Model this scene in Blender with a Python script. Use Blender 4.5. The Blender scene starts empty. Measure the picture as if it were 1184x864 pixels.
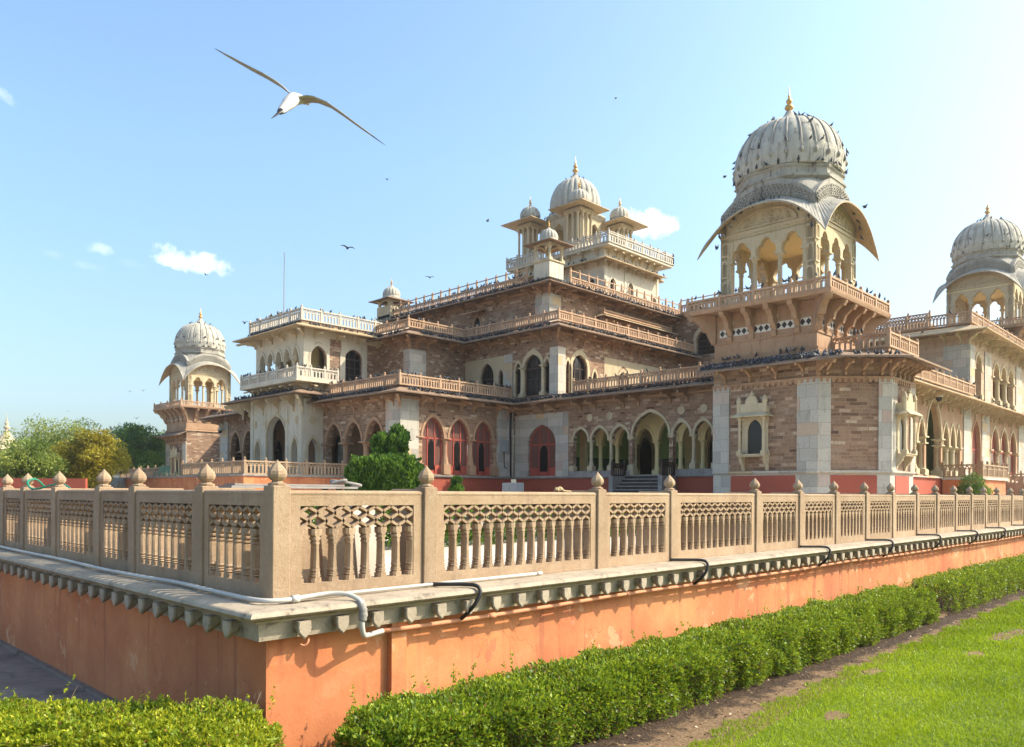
import bpy, math, random
import numpy as np
from mathutils import Vector, Matrix
from mathutils.geometry import tessellate_polygon

random.seed(7)
RNG = np.random.default_rng(11)
SC = bpy.context.scene
COL = SC.collection

# ------------------------------------------------------------------ camera
# x runs along the right-hand side of the grounds, y along the left-hand side, z = 0 is the terrace ledge
cam_d = bpy.data.cameras.new('camera')
cam = bpy.data.objects.new('camera', cam_d)
COL.objects.link(cam)
cam_d.sensor_width = 36.0
cam_d.lens = 907.0 / 1184.0 * 36.0
cam_d.shift_y = (570.8 - 432.0) / 1184.0
cam_d.clip_start = 0.05
cam_d.clip_end = 6000
YAW = math.atan2(-0.7126, 0.7013)
cam.matrix_world = (Matrix.Translation((0, 0, 0.969)) @ Matrix.Rotation(YAW, 4, 'Z')
                    @ Matrix.Rotation(math.pi / 2, 4, 'X') @ Matrix.Rotation(math.radians(0.3), 4, 'Z'))
SC.camera = cam

# ------------------------------------------------------------------ sun and sky
SUN = Vector((0.86, -0.82, 1.0)).normalized()
sun_d = bpy.data.lights.new('sun', 'SUN')
sun_d.energy = 3.7
sun_d.angle = math.radians(0.5)
sun_d.color = (1.0, 0.88, 0.69)
sun_o = bpy.data.objects.new('sun', sun_d)
COL.objects.link(sun_o)
sun_o.rotation_euler = (-SUN).to_track_quat('-Z', 'Y').to_euler()

world = bpy.data.worlds.new('World')
SC.world = world
world.use_nodes = True
wt = world.node_tree
for nd in list(wt.nodes):
    wt.nodes.remove(nd)
w_out = wt.nodes.new('ShaderNodeOutputWorld')
w_bg = wt.nodes.new('ShaderNodeBackground')
w_sky = wt.nodes.new('ShaderNodeTexSky')
w_sky.sky_type = 'NISHITA'
w_sky.sun_disc = False
w_sky.sun_elevation = math.asin(SUN.z)
w_sky.sun_rotation = math.atan2(SUN.x, SUN.y)
w_sky.air_density = 1.0
w_sky.dust_density = 4.0
w_sky.ozone_density = 1.6
w_sky.altitude = 400
w_bg.inputs['Strength'].default_value = 0.14
SC.view_settings.view_transform = 'Standard'
SC.view_settings.look = 'None'
SC.view_settings.gamma = 1.0
SC.view_settings.exposure = 1.0
SC.view_settings.use_curve_mapping = False


def pixdir(px, py):
    """unit direction through a point of the 1184 x 864 frame"""
    x, y = px - 592.0, py - 570.8
    c, s = math.cos(math.radians(.3)), math.sin(math.radians(.3))
    X, Z = (x * c + y * s) / 907.0, -(y * c - x * s) / 907.0
    return Vector((X * .7016 + .7126, X * -.7129 + .7013, Z))


def wn(kind, **kw):
    n = wt.nodes.new(kind)
    for k, v in kw.items():
        setattr(n, k, v)
    return n


def build_clouds():
    tc = wn('ShaderNodeTexCoord')
    dirv = tc.outputs['Generated']
    nz = wn('ShaderNodeTexNoise')
    nz.inputs['Scale'].default_value = 34
    nz.inputs['Detail'].default_value = 6
    nz.inputs['Roughness'].default_value = .62
    wt.links.new(dirv, nz.inputs['Vector'])
    total = None

    def math_n(op, a, b=None, clamp=False):
        m = wn('ShaderNodeMath', operation=op)
        m.use_clamp = clamp
        for i, q in enumerate((a, b)):
            if q is None:
                continue
            if isinstance(q, (int, float)):
                m.inputs[i].default_value = q
            else:
                wt.links.new(q, m.inputs[i])
        return m.outputs[0]
    # px, py, half width, half height (radians), strength, tilt
    for px, py, hw, hh, st, tilt in ((219, 301, .042, .015, 1.0, .16), (117, 290, .017, .008, .6, .1), (66, 295, .018, .005, .3, .05),
                                     (100, 307, .018, .005, .35, 0), (150, 304, .020, .005, .25, .2), (752, 256, .031, .019, 1.0, .08),
                                     (14, 117, .022, .006, .6, .5)):
        d = pixdir(px, py).normalized()
        r = d.cross(Vector((0, 0, 1))).normalized()
        u = r.cross(d).normalized()
        r, u = r * math.cos(tilt) - u * math.sin(tilt), u * math.cos(tilt) + r * math.sin(tilt)
        vals = []
        for ax, h in ((r, hw), (u, hh)):
            dp = wn('ShaderNodeVectorMath', operation='DOT_PRODUCT')
            wt.links.new(dirv, dp.inputs[0])
            dp.inputs[1].default_value = ax / h
            vals.append(math_n('POWER', math_n('ABSOLUTE', dp.outputs['Value']), 2.0))
        dd = wn('ShaderNodeVectorMath', operation='DOT_PRODUCT')
        wt.links.new(dirv, dd.inputs[0])
        dd.inputs[1].default_value = d
        front = math_n('GREATER_THAN', dd.outputs['Value'], 0.5)
        e = math_n('SUBTRACT', 1.0, math_n('ADD', vals[0], vals[1]))
        e = math_n('ADD', e, math_n('MULTIPLY', math_n('SUBTRACT', nz.outputs['Fac'], .53), 4.6))
        e = math_n('MULTIPLY', math_n('MULTIPLY', e, .75 * st, True), st)
        e = math_n('MULTIPLY', e, front)
        total = e if total is None else math_n('MAXIMUM', total, e)
    return total


cl = build_clouds()
w_mix = wn('ShaderNodeMixRGB')
wt.links.new(cl, w_mix.inputs['Fac'])
w_gain = wn('ShaderNodeMixRGB', blend_type='MULTIPLY')
w_gain.inputs['Fac'].default_value = 1
wt.links.new(w_sky.outputs['Color'], w_gain.inputs['Color1'])
w_gain.inputs['Color2'].default_value = (1.17, 1.32, 1.31, 1)
# pale dusty air low over the horizon
w_tc = wn('ShaderNodeTexCoord')
w_sep = wn('ShaderNodeSeparateXYZ')
wt.links.new(w_tc.outputs['Generated'], w_sep.inputs[0])
w_rmp = wn('ShaderNodeValToRGB')
w_rmp.color_ramp.elements[0].position = 0.0
w_rmp.color_ramp.elements[0].color = (.80, .72, .70, 1)
w_rmp.color_ramp.elements[1].position = .38
w_rmp.color_ramp.elements[1].color = (1, 1, 1, 1)
wt.links.new(w_sep.outputs['Z'], w_rmp.inputs['Fac'])
w_dust = wn('ShaderNodeMixRGB', blend_type='MULTIPLY')
w_dust.inputs['Fac'].default_value = 1
wt.links.new(w_gain.outputs['Color'], w_dust.inputs['Color1'])
wt.links.new(w_rmp.outputs['Color'], w_dust.inputs['Color2'])
wt.links.new(w_dust.outputs['Color'], w_mix.inputs['Color1'])
w_mix.inputs['Color2'].default_value = (6.6, 6.9, 7.2, 1)
wt.links.new(w_mix.outputs['Color'], w_bg.inputs['Color'])
wt.links.new(w_bg.outputs['Background'], w_out.inputs['Surface'])

# ------------------------------------------------------------------ helpers
ORG = {}


def world_org(o):
    return ORG.get(o.name, Vector((0, 0, 0))) if o else Vector((0, 0, 0))


def empty(name, loc=(0, 0, 0), parent=None):
    o = bpy.data.objects.new(name, None)
    COL.objects.link(o)
    o.empty_display_size = .3
    if parent:
        o.parent = parent
        o.location = Vector(loc) - world_org(parent)
    else:
        o.location = loc
    ORG[o.name] = Vector(loc)
    return o


def tag(o, label=None, cat=None, group=None, kind=None):
    if label:
        o['label'] = label
    if cat:
        o['category'] = cat
    if group:
        o['group'] = group
    if kind:
        o['kind'] = kind
    return o


def copy_tree(o, parent=None):
    c = o.copy()
    COL.objects.link(c)
    if parent:
        c.parent = parent
    for ch in o.children:
        copy_tree(ch, c)
    return c


class MB:
    """collects shapes in world coordinates and links them as one mesh object"""

    def __init__(s):
        s.v, s.f = [], []

    def add(s, vs, fs):
        k = len(s.v)
        s.v.extend([tuple(p) for p in vs])
        s.f.extend([tuple(i + k for i in f) for f in fs])
        return s

    def merge(s, o):
        return s.add(o.v, o.f)

    def box(s, x0, y0, z0, x1, y1, z1):
        x0, x1 = min(x0, x1), max(x0, x1)
        y0, y1 = min(y0, y1), max(y0, y1)
        z0, z1 = min(z0, z1), max(z0, z1)
        return s.add([(x0, y0, z0), (x1, y0, z0), (x1, y1, z0), (x0, y1, z0), (x0, y0, z1), (x1, y0, z1), (x1, y1, z1), (x0, y1, z1)],
                     [(0, 3, 2, 1), (4, 5, 6, 7), (0, 1, 5, 4), (1, 2, 6, 5), (2, 3, 7, 6), (3, 0, 4, 7)])

    def cbox(s, x0, y0, z0, x1, y1, z1, c=.01):
        """box with chamfered upright and top edges"""
        pts = [(x0 + c, y0), (x1 - c, y0), (x1, y0 + c), (x1, y1 - c), (x1 - c, y1), (x0 + c, y1), (x0, y1 - c), (x0, y0 + c)]
        ins = [(min(max(x, x0 + c * 1.4), x1 - c * 1.4), min(max(y, y0 + c * 1.4), y1 - c * 1.4)) for x, y in pts]
        vs = [(x, y, z0) for x, y in pts] + [(x, y, z1 - c) for x, y in pts] + [(x, y, z1) for x, y in ins]
        fs = [tuple(range(7, -1, -1))]
        for k in range(2):
            for i in range(8):
                j = (i + 1) % 8
                fs.append((k * 8 + i, k * 8 + j, k * 8 + 8 + j, k * 8 + 8 + i))
        fs.append(tuple(range(16, 24)))
        return s.add(vs, fs)

    def slab(s, poly, z0, z1):
        """upright prism over a plan polygon (any winding)"""
        ar = sum(poly[i][0] * poly[(i + 1) % len(poly)][1] - poly[(i + 1) % len(poly)][0] * poly[i][1] for i in range(len(poly)))
        if ar < 0:
            poly = poly[::-1]
        n = len(poly)
        vs = [(x, y, z0) for x, y in poly] + [(x, y, z1) for x, y in poly]
        fs = [(i, (i + 1) % n, n + (i + 1) % n, n + i) for i in range(n)]
        tri = tessellate_polygon([[Vector((x, y, 0)) for x, y in poly]])
        for t in tri:
            a, b, c = [Vector(poly[i]) for i in t]
            if (b - a).cross(c - a) < 0:
                t = t[::-1]
            fs.append(tuple(i + n for i in t))
            fs.append(tuple(t[::-1]))
        return s.add(vs, fs)

    def plate(s, loops, F, d0, d1):
        """flat plate with holes: loops in (u, w); F(u, w, d) gives the point; between depths d0 (front) and d1"""
        vs, fs = [], []
        flat = [p for lp in loops for p in lp]
        n = len(flat)
        tri = tessellate_polygon([[Vector((u, w, 0)) for u, w in lp] for lp in loops])
        vs = [F(u, w, d0) for u, w in flat] + [F(u, w, d1) for u, w in flat]
        for t in tri:
            fs.append(tuple(t))
            fs.append(tuple(i + n for i in t[::-1]))
        k = 0
        for lp in loops:
            m = len(lp)
            for i in range(m):
                j = (i + 1) % m
                fs.append((k + i, k + j, n + k + j, n + k + i))
            k += m
        return s.add(vs, fs)

    def lathe(s, cx, cy, prof, n=16, rot=0., lobes=0, amp=0.):
        vs, fs = [], []
        for r, z in prof:
            for i in range(n):
                a = rot + 2 * math.pi * i / n
                rr = r
                vs.append((cx + rr * math.cos(a), cy + rr * math.sin(a), z))
        for k in range(len(prof) - 1):
            for i in range(n):
                j = (i + 1) % n
                fs.append((k * n + i, k * n + j, (k + 1) * n + j, (k + 1) * n + i))
        fs.append(tuple(range(n - 1, -1, -1)))
        fs.append(tuple((len(prof) - 1) * n + i for i in range(n)))
        return s.add(vs, fs)

    def tube(s, pts, r, n=8):
        pts = [Vector(p) for p in pts]
        vs, fs = [], []
        m = len(pts)
        up = Vector((0, 0, 1))
        prev = None
        for k, p in enumerate(pts):
            t = (pts[min(k + 1, m - 1)] - pts[max(k - 1, 0)]).normalized()
            if prev is None:
                a = t.cross(up)
                if a.length < .1:
                    a = t.cross(Vector((1, 0, 0)))
                a.normalize()
            else:
                a = (prev - t * prev.dot(t)).normalized()
            prev = a
            b = t.cross(a)
            rr = r[k] if isinstance(r, (list, tuple)) else r
            for i in range(n):
                q = 2 * math.pi * i / n
                vs.append(p + a * (rr * math.cos(q)) + b * (rr * math.sin(q)))
        for k in range(m - 1):
            for i in range(n):
                j = (i + 1) % n
                fs.append((k * n + i, k * n + j, (k + 1) * n + j, (k + 1) * n + i))
        fs.append(tuple(range(n - 1, -1, -1)))
        fs.append(tuple((m - 1) * n + i for i in range(n)))
        return s.add(vs, fs)

    def sweep(s, path, prof, closed=False):
        """profile [(outward, z)] carried along a plan path with mitred corners; outward is to the left of travel"""
        P = [Vector(p[:2]) for p in path]
        n = len(P)
        rows = []
        for i in range(n):
            if closed:
                d0, d1 = (P[i] - P[i - 1]).normalized(), (P[(i + 1) % n] - P[i]).normalized()
            else:
                d0 = (P[i] - P[i - 1]).normalized() if i > 0 else (P[1] - P[0]).normalized()
                d1 = (P[i + 1] - P[i]).normalized() if i < n - 1 else d0
            n0, n1 = Vector((-d0.y, d0.x)), Vector((-d1.y, d1.x))
            m = (n0 + n1)
            m = m / max(.2, m.dot(n0)) if m.length > 1e-4 else n0
            rows.append([(P[i].x + m.x * o, P[i].y + m.y * o, z) for o, z in prof])
        k = len(prof)
        vs = [v for r in rows for v in r]
        fs = []
        for i in range(n if closed else n - 1):
            j = (i + 1) % n
            for q in range(k):
                w = (q + 1) % k
                fs.append((i * k + q, j * k + q, j * k + w, i * k + w))
        if not closed:
            fs.append(tuple(range(k)))
            fs.append(tuple((n - 1) * k + q for q in range(k - 1, -1, -1)))
        return s.add(vs, fs)

    def loft(s, outer, inner, th):
        """strip between two 3D lines of the same count, th thick downwards"""
        n = len(outer)
        dz = Vector((0, 0, th))
        A = [Vector(p) for p in outer]
        B = [Vector(p) for p in inner]
        vs = A + B + [p - dz for p in A] + [p - dz for p in B]
        fs = []
        for i in range(n - 1):
            fs += [(i, i + 1, n + i + 1, n + i), (2 * n + i, 3 * n + i, 3 * n + i + 1, 2 * n + i + 1),
                   (i, 2 * n + i, 2 * n + i + 1, i + 1), (n + i, n + i + 1, 3 * n + i + 1, 3 * n + i)]
        fs += [(0, n, 3 * n, 2 * n), (n - 1, 3 * n - 1, 4 * n - 1, 2 * n - 1)]
        return s.add(vs, fs)

    def build(s, name, mat, parent=None, smooth=False, angle=None):
        me = bpy.data.meshes.new(name)
        o0 = world_org(parent)
        me.from_pydata([(x - o0.x, y - o0.y, z - o0.z) for x, y, z in s.v], [], s.f)
        me.update()
        import bmesh
        bm = bmesh.new()
        bm.from_mesh(me)
        bmesh.ops.recalc_face_normals(bm, faces=bm.faces)
        bm.to_mesh(me)
        bm.free()
        me.materials.append(mat)
        if smooth:
            me.polygons.foreach_set('use_smooth', [True] * len(me.polygons))
            if angle:
                me.set_sharp_from_angle(angle=math.radians(angle))
        o = bpy.data.objects.new(name, me)
        COL.objects.link(o)
        if parent:
            o.parent = parent
        ORG[o.name] = o0
        return o


def np_mesh(name, verts, faces, mat, parent=None, tint=None, smooth=False):
    """fast mesh from numpy arrays; faces is (n, k); tint one value per face"""
    me = bpy.data.meshes.new(name)
    nf, k = faces.shape
    me.vertices.add(len(verts))
    me.vertices.foreach_set('co', np.ascontiguousarray(verts, dtype=np.float32).ravel())
    me.loops.add(nf * k)
    me.loops.foreach_set('vertex_index', np.ascontiguousarray(faces, dtype=np.int32).ravel())
    me.polygons.add(nf)
    me.polygons.foreach_set('loop_start', np.arange(0, nf * k, k, dtype=np.int32))
    if tint is not None:
        at = me.attributes.new('tint', 'FLOAT', 'FACE')
        at.data.foreach_set('value', np.ascontiguousarray(tint, dtype=np.float32))
    me.update(calc_edges=True)
    me.validate()
    me.materials.append(mat)
    o = bpy.data.objects.new(name, me)
    COL.objects.link(o)
    if parent:
        o.parent = parent
        ORG[o.name] = world_org(parent)
        if world_org(parent).length:
            w = world_org(parent)
            arr = np.asarray(verts, dtype=np.float32) - np.array([w.x, w.y, w.z], dtype=np.float32)
            me.vertices.foreach_set('co', np.ascontiguousarray(arr).ravel())
            me.update()
    return o


# ------------------------------------------------------------------ materials
class NT:
    def __init__(s, name):
        s.m = bpy.data.materials.new(name)
        s.m.use_nodes = True
        s.t = s.m.node_tree
        s.b = s.t.nodes['Principled BSDF']
        s.out = s.t.nodes['Material Output']

    def n(s, kind, **kw):
        q = s.t.nodes.new(kind)
        for k, v in kw.items():
            setattr(q, k, v)
        return q

    def l(s, a, b):
        s.t.links.new(a, b)

    def val(s, sock, v):
        if isinstance(v, bpy.types.NodeSocket):
            s.l(v, sock)
        elif isinstance(v, (tuple, list)) and len(v) == 3 and sock.type == 'RGBA':
            sock.default_value = (*v, 1)
        else:
            sock.default_value = v

    def math(s, op, a, b=0., clamp=False):
        q = s.n('ShaderNodeMath', operation=op)
        q.use_clamp = clamp
        s.val(q.inputs[0], a)
        s.val(q.inputs[1], b)
        return q.outputs[0]

    def mix(s, f, a, b, mode='MIX'):
        q = s.n('ShaderNodeMixRGB', blend_type=mode)
        s.val(q.inputs['Fac'], f)
        s.val(q.inputs['Color1'], a)
        s.val(q.inputs['Color2'], b)
        return q.outputs[0]

    def pos(s):
        return s.n('ShaderNodeNewGeometry').outputs['Position']

    def noise(s, scale, detail=5, rough=.6, vec=None, stretch=None):
        q = s.n('ShaderNodeTexNoise')
        q.inputs['Scale'].default_value = scale
        q.inputs['Detail'].default_value = detail
        q.inputs['Roughness'].default_value = rough
        v = vec or s.pos()
        if stretch:
            mp = s.n('ShaderNodeMapping')
            mp.inputs['Scale'].default_value = stretch
            s.l(v, mp.inputs['Vector'])
            v = mp.outputs['Vector']
        s.l(v, q.inputs['Vector'])
        return q.outputs['Fac']

    def ramp(s, f, stops, interp='LINEAR'):
        q = s.n('ShaderNodeValToRGB')
        q.color_ramp.interpolation = interp
        e = q.color_ramp.elements
        while len(e) < len(stops):
            e.new(.5)
        for el, (p, c) in zip(e, stops):
            el.position = p
            el.color = (*c, 1) if len(c) == 3 else c
        s.l(f, q.inputs['Fac'])
        return q.outputs['Color']

    def thr(s, f, a, b):
        q = s.n('ShaderNodeMapRange', interpolation_type='SMOOTHSTEP')
        s.val(q.inputs['Value'], f)
        q.inputs['From Min'].default_value = a
        q.inputs['From Max'].default_value = b
        return q.outputs['Result']

    def bump(s, h, strength, dist=.02, prev=None):
        q = s.n('ShaderNodeBump')
        q.inputs['Strength'].default_value = strength
        q.inputs['Distance'].default_value = dist
        s.l(h, q.inputs['Height'])
        if prev is not None:
            s.l(prev, q.inputs['Normal'])
        return q.outputs['Normal']

    def fin(s, col, rough=.8, nrm=None, spec=.3):
        s.val(s.b.inputs['Base Color'], col)
        s.val(s.b.inputs['Roughness'], rough)
        s.b.inputs['Specular IOR Level'].default_value = spec
        if nrm is not None:
            s.l(nrm, s.b.inputs['Normal'])
        return s.m


def sc(c, k):
    return tuple(x * k for x in c)


def stone(name, c1, c2, stain=(.12, .10, .08), st_amt=.4, scale=1.2, fine=14, bump=.25, dist=.01, rough=.85, streak=True, speck=0., spec=.3):
    t = NT(name)
    n1 = t.noise(scale, 4)
    n2 = t.noise(fine, 6, .7)
    col = t.mix(t.thr(n1, .3, .7), c1, c2)
    col = t.mix(t.math('MULTIPLY', t.thr(n2, .35, .8), .35), col, sc(c1, .62))
    sk = t.noise(2.2, 5, .65, stretch=(1.6, 1.6, .28)) if streak else t.noise(scale * 2.7, 6, .7)
    col = t.mix(t.math('MULTIPLY', t.thr(sk, .52, .74), st_amt), col, stain)
    if speck:
        sp = t.noise(fine * 6, 2, .5)
        col = t.mix(t.math('MULTIPLY', t.thr(sp, .64, .72), speck), col, sc(stain, .7))
    return t.fin(col, rough, t.bump(t.noise(fine * 2, 5, .65), bump, dist), spec)


def masonry(name, stops, mortar, bw=.62, bh=.26, dark=.5, msize=.018):
    t = NT(name)
    g = t.n('ShaderNodeNewGeometry')
    sp = t.n('ShaderNodeSeparateXYZ')
    t.l(g.outputs['Position'], sp.inputs[0])
    sn = t.n('ShaderNodeSeparateXYZ')
    t.l(g.outputs['True Normal'], sn.inputs[0])
    k = t.math('GREATER_THAN', t.math('ABSOLUTE', sn.outputs['X']), .5)
    mx = t.n('ShaderNodeMix', data_type='FLOAT')
    t.l(k, mx.inputs[0])
    t.l(sp.outputs['X'], mx.inputs[2])
    t.l(sp.outputs['Y'], mx.inputs[3])
    cb = t.n('ShaderNodeCombineXYZ')
    wob = t.math('MULTIPLY', t.math('SUBTRACT', t.noise(1.3, 3), .5), .10)
    t.l(mx.outputs[0], cb.inputs['X'])
    t.l(t.math('ADD', sp.outputs['Z'], wob), cb.inputs['Y'])
    br = t.n('ShaderNodeTexBrick')
    br.offset = .43
    br.squash = 1.6
    br.squash_frequency = 3
    t.l(cb.outputs[0], br.inputs['Vector'])
    br.inputs['Color1'].default_value = (0, 0, 0, 1)
    br.inputs['Color2'].default_value = (1, 1, 1, 1)
    br.inputs['Mortar'].default_value = (.5, .5, .5, 1)
    br.inputs['Scale'].default_value = 1
    br.inputs['Mortar Size'].default_value = msize
    br.inputs['Mortar Smooth'].default_value = .3
    br.inputs['Brick Width'].default_value = bw
    br.inputs['Row Height'].default_value = bh
    br.inputs['Bias'].default_value = 0
    col = t.ramp(br.outputs['Color'], stops)
    n2 = t.noise(9, 6, .7)
    col = t.mix(t.math('MULTIPLY', t.thr(n2, .4, .75), .4), col, sc(stops[0][1], dark))
    n3 = t.noise(.5, 4, .6)
    col = t.mix(t.math('MULTIPLY', t.thr(n3, .45, .75), .3), col, (.42, .34, .25))
    gr = t.noise(1.9, 6, .68, stretch=(1.5, 1.5, .45))
    col = t.mix(t.math('MULTIPLY', t.thr(gr, .52, .75), .5), col, sc(stops[0][1], .55))
    col = t.mix(br.outputs['Fac'], col, mortar)
    h = t.math('SUBTRACT', t.math('MULTIPLY', n2, .5), br.outputs['Fac'])
    return t.fin(col, .9, t.bump(h, .45, .02))


M = {}
M['brick'] = masonry('rubble_sandstone', [(0, (.10, .052, .036)), (.12, (.29, .17, .10)), (.35, (.22, .125, .078)), (.55, (.33, .205, .125)), (.7, (.255, .15, .095)), (.82, (.36, .225, .14)), (.92, (.45, .315, .205)), (1, (.54, .42, .30))],
                     (.29, .205, .14), bw=.46, bh=.2)
M['brick_pale'] = masonry('pale_sandstone_blocks', [(0, (.44, .30, .20)), (.4, (.52, .37, .26)), (.7, (.48, .33, .23)), (1, (.58, .44, .32))], (.38, .28, .20),
                          bw=1.1, bh=.42, dark=1.0)
M['marble'] = masonry('white_stone_blocks', [(0, (.34, .315, .265)), (.3, (.50, .465, .39)), (.55, (.42, .395, .34)), (.78, (.55, .50, .41)), (.9, (.46, .335, .27)), (1, (.54, .40, .22))], (.28, .24, .19),
                      bw=1.0, bh=.72, dark=.7, msize=.012)
M['pink'] = stone('pink_sandstone', (.36, .215, .125), (.43, .275, .17), (.085, .05, .033), .5, .8, 7)
M['cream'] = stone('cream_limestone', (.48, .39, .245), (.55, .455, .30), (.16, .12, .075), .55, .8, 6)
M['eave_light'] = stone('pale_eave_slab_stone', (.45, .33, .19), (.52, .395, .24), (.13, .10, .07), .5, .9, 5, streak=False)
M['white'] = stone('white_plastered_stone', (.53, .47, .355), (.60, .54, .42), (.18, .15, .115), .55, .8, 6)
M['dome'] = stone('weathered_dome_stone', (.40, .37, .305), (.50, .465, .385), (.06, .055, .046), .95, .9, 6)
M['dome_grey'] = stone('grey_weathered_parapet_stone', (.29, .265, .22), (.40, .37, .31), (.055, .05, .043), .8, 1.2, 6)
M['eave'] = stone('eave_slab_stone', (.22, .145, .095), (.29, .195, .13), (.035, .03, .026), .75, .9, 5, streak=False)
M['rail'] = stone('carved_railing_stone', (.41, .26, .16), (.49, .325, .21), (.12, .075, .055), .4, 1.2, 9)
M['railw'] = stone('white_carved_railing_stone', (.49, .44, .355), (.55, .495, .41), (.2, .16, .12), .4, 1.2, 9)
M['grey_stone'] = stone('grey_step_stone', (.24, .22, .20), (.34, .31, .28), (.08, .07, .06), .5, 1.5, 9)
def balustrade_stone():
    t = NT('balustrade_sandstone')
    oi = t.n('ShaderNodeObjectInfo')
    n1 = t.noise(2.2, 4)
    n2 = t.noise(34, 6, .72)
    n3 = t.noise(7, 5, .65)
    col = t.mix(t.thr(n1, .3, .7), (.335, .233, .147), (.40, .29, .193))
    col = t.mix(t.math('MULTIPLY', t.thr(n2, .38, .72), .45), col, (.24, .15, .095))
    col = t.mix(t.math('MULTIPLY', t.thr(n3, .55, .75), .35), col, (.50, .385, .285))
    sk = t.noise(2.2, 5, .65, stretch=(1.6, 1.6, .22))
    col = t.mix(t.math('MULTIPLY', t.thr(sk, .52, .72), .4), col, (.17, .105, .07))
    v = t.n('ShaderNodeTexVoronoi')
    v.inputs['Scale'].default_value = 70
    t.l(t.pos(), v.inputs['Vector'])
    pit = t.math('MULTIPLY', t.math('LESS_THAN', v.outputs['Distance'], .22), t.thr(n3, .45, .6))
    col = t.mix(t.math('MULTIPLY', pit, .5), col, (.14, .09, .06))
    tone = t.math('ADD', .90, t.math('MULTIPLY', oi.outputs['Random'], .2))
    cb = t.n('ShaderNodeCombineXYZ')
    for k, m_ in enumerate((1.0, .99, .97)):
        t.l(t.math('MULTIPLY', tone, m_), cb.inputs[k])
    col = t.mix(1.0, col, cb.outputs[0], 'MULTIPLY')
    h = t.math('SUBTRACT', t.math('ADD', t.noise(60, 5, .7), t.math('MULTIPLY', n3, 1.5)), pit)
    return t.fin(col, .9, t.bump(h, .8, .008))


M['bal'] = balustrade_stone()
M['cornice'] = stone('weathered_cornice_stone', (.33, .27, .20), (.43, .355, .265), (.075, .06, .045), .8, 3.0, 22, .6, .008, .9, False, .4)
M['floor'] = stone('terrace_paving', (.50, .43, .355), (.57, .495, .42), (.35, .28, .22), .3, .6, 5, .2, .01, .85, False)
M['asphalt'] = stone('grey_pavement', (.20, .155, .13), (.29, .23, .195), (.08, .062, .052), .75, .8, 9, .3, .006, 1.0, False, 0., .03)
M['gold'] = NT('gilded_metal').m
_b = M['gold'].node_tree.nodes['Principled BSDF']
_b.inputs['Base Color'].default_value = (.62, .37, .12, 1)
_b.inputs['Metallic'].default_value = .75
_b.inputs['Roughness'].default_value = .42


def paint(name, c, rough=.6, var=.25, fine=8, bump=.1):
    t = NT(name)
    n = t.noise(1.5, 5)
    col = t.mix(t.math('MULTIPLY', t.thr(n, .35, .75), var), c, sc(c, .55))
    return t.fin(col, rough, t.bump(t.noise(fine, 4), bump, .01))


def weather_wall():
    t = NT('orange_limewash_wall')
    n1 = t.noise(.9, 5, .6)
    n2 = t.noise(3.0, 6, .7)
    col = t.mix(t.thr(n1, .3, .7), (.47, .148, .058), (.60, .245, .10))
    col = t.mix(t.math('MULTIPLY', t.thr(n2, .52, .74), .7), col, (.62, .29, .14))
    sk = t.noise(1.7, 6, .7, stretch=(.8, .8, .16))
    col = t.mix(t.math('MULTIPLY', t.thr(sk, .50, .74), .6), col, (.40, .095, .05))
    sk2 = t.noise(.55, 3, .5, stretch=(1., 1., .22))
    col = t.mix(t.math('MULTIPLY', t.thr(sk2, .58, .76), .6), col, (.30, .085, .05))
    dm = t.noise(.42, 6, .62)
    col = t.mix(t.math('MULTIPLY', t.thr(dm, .47, .60), .5), col, (.43, .142, .062))
    fl = t.noise(1.35, 7, .68)
    col = t.mix(t.math('MULTIPLY', t.thr(fl, .60, .63), .6), col, (.66, .36, .20))
    fl2 = t.noise(2.1, 7, .7)
    col = t.mix(t.math('MULTIPLY', t.thr(fl2, .62, .65), .6), col, (.36, .12, .07))
    run = t.noise(3.4, 5, .62, stretch=(1.9, 1.9, .11))
    col = t.mix(t.math('MULTIPLY', t.thr(run, .56, .70), .5), col, (.27, .085, .05))
    ck = t.n('ShaderNodeTexVoronoi', feature='DISTANCE_TO_EDGE')
    ck.inputs['Scale'].default_value = .75
    dv = t.n('ShaderNodeVectorMath', operation='ADD')
    nn = t.n('ShaderNodeTexNoise')
    nn.inputs['Scale'].default_value = 2.5
    nn.inputs['Detail'].default_value = 5
    t.l(t.pos(), nn.inputs['Vector'])
    t.l(t.pos(), dv.inputs[0])
    t.l(nn.outputs['Color'], dv.inputs[1])
    t.l(dv.outputs[0], ck.inputs['Vector'])
    crack = t.math('MULTIPLY', t.math('SUBTRACT', 1.0, t.thr(ck.outputs['Distance'], .001, .006)), t.thr(t.noise(.5, 2), .5, .58))
    col = t.mix(t.math('MULTIPLY', crack, .6), col, (.16, .05, .03))
    h = t.math('ADD', t.math('MULTIPLY', t.noise(22, 6, .65), .5), t.math('MULTIPLY', t.noise(2.5, 4), 1.2))
    return t.fin(col, .85, t.bump(h, .45, .02))


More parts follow.
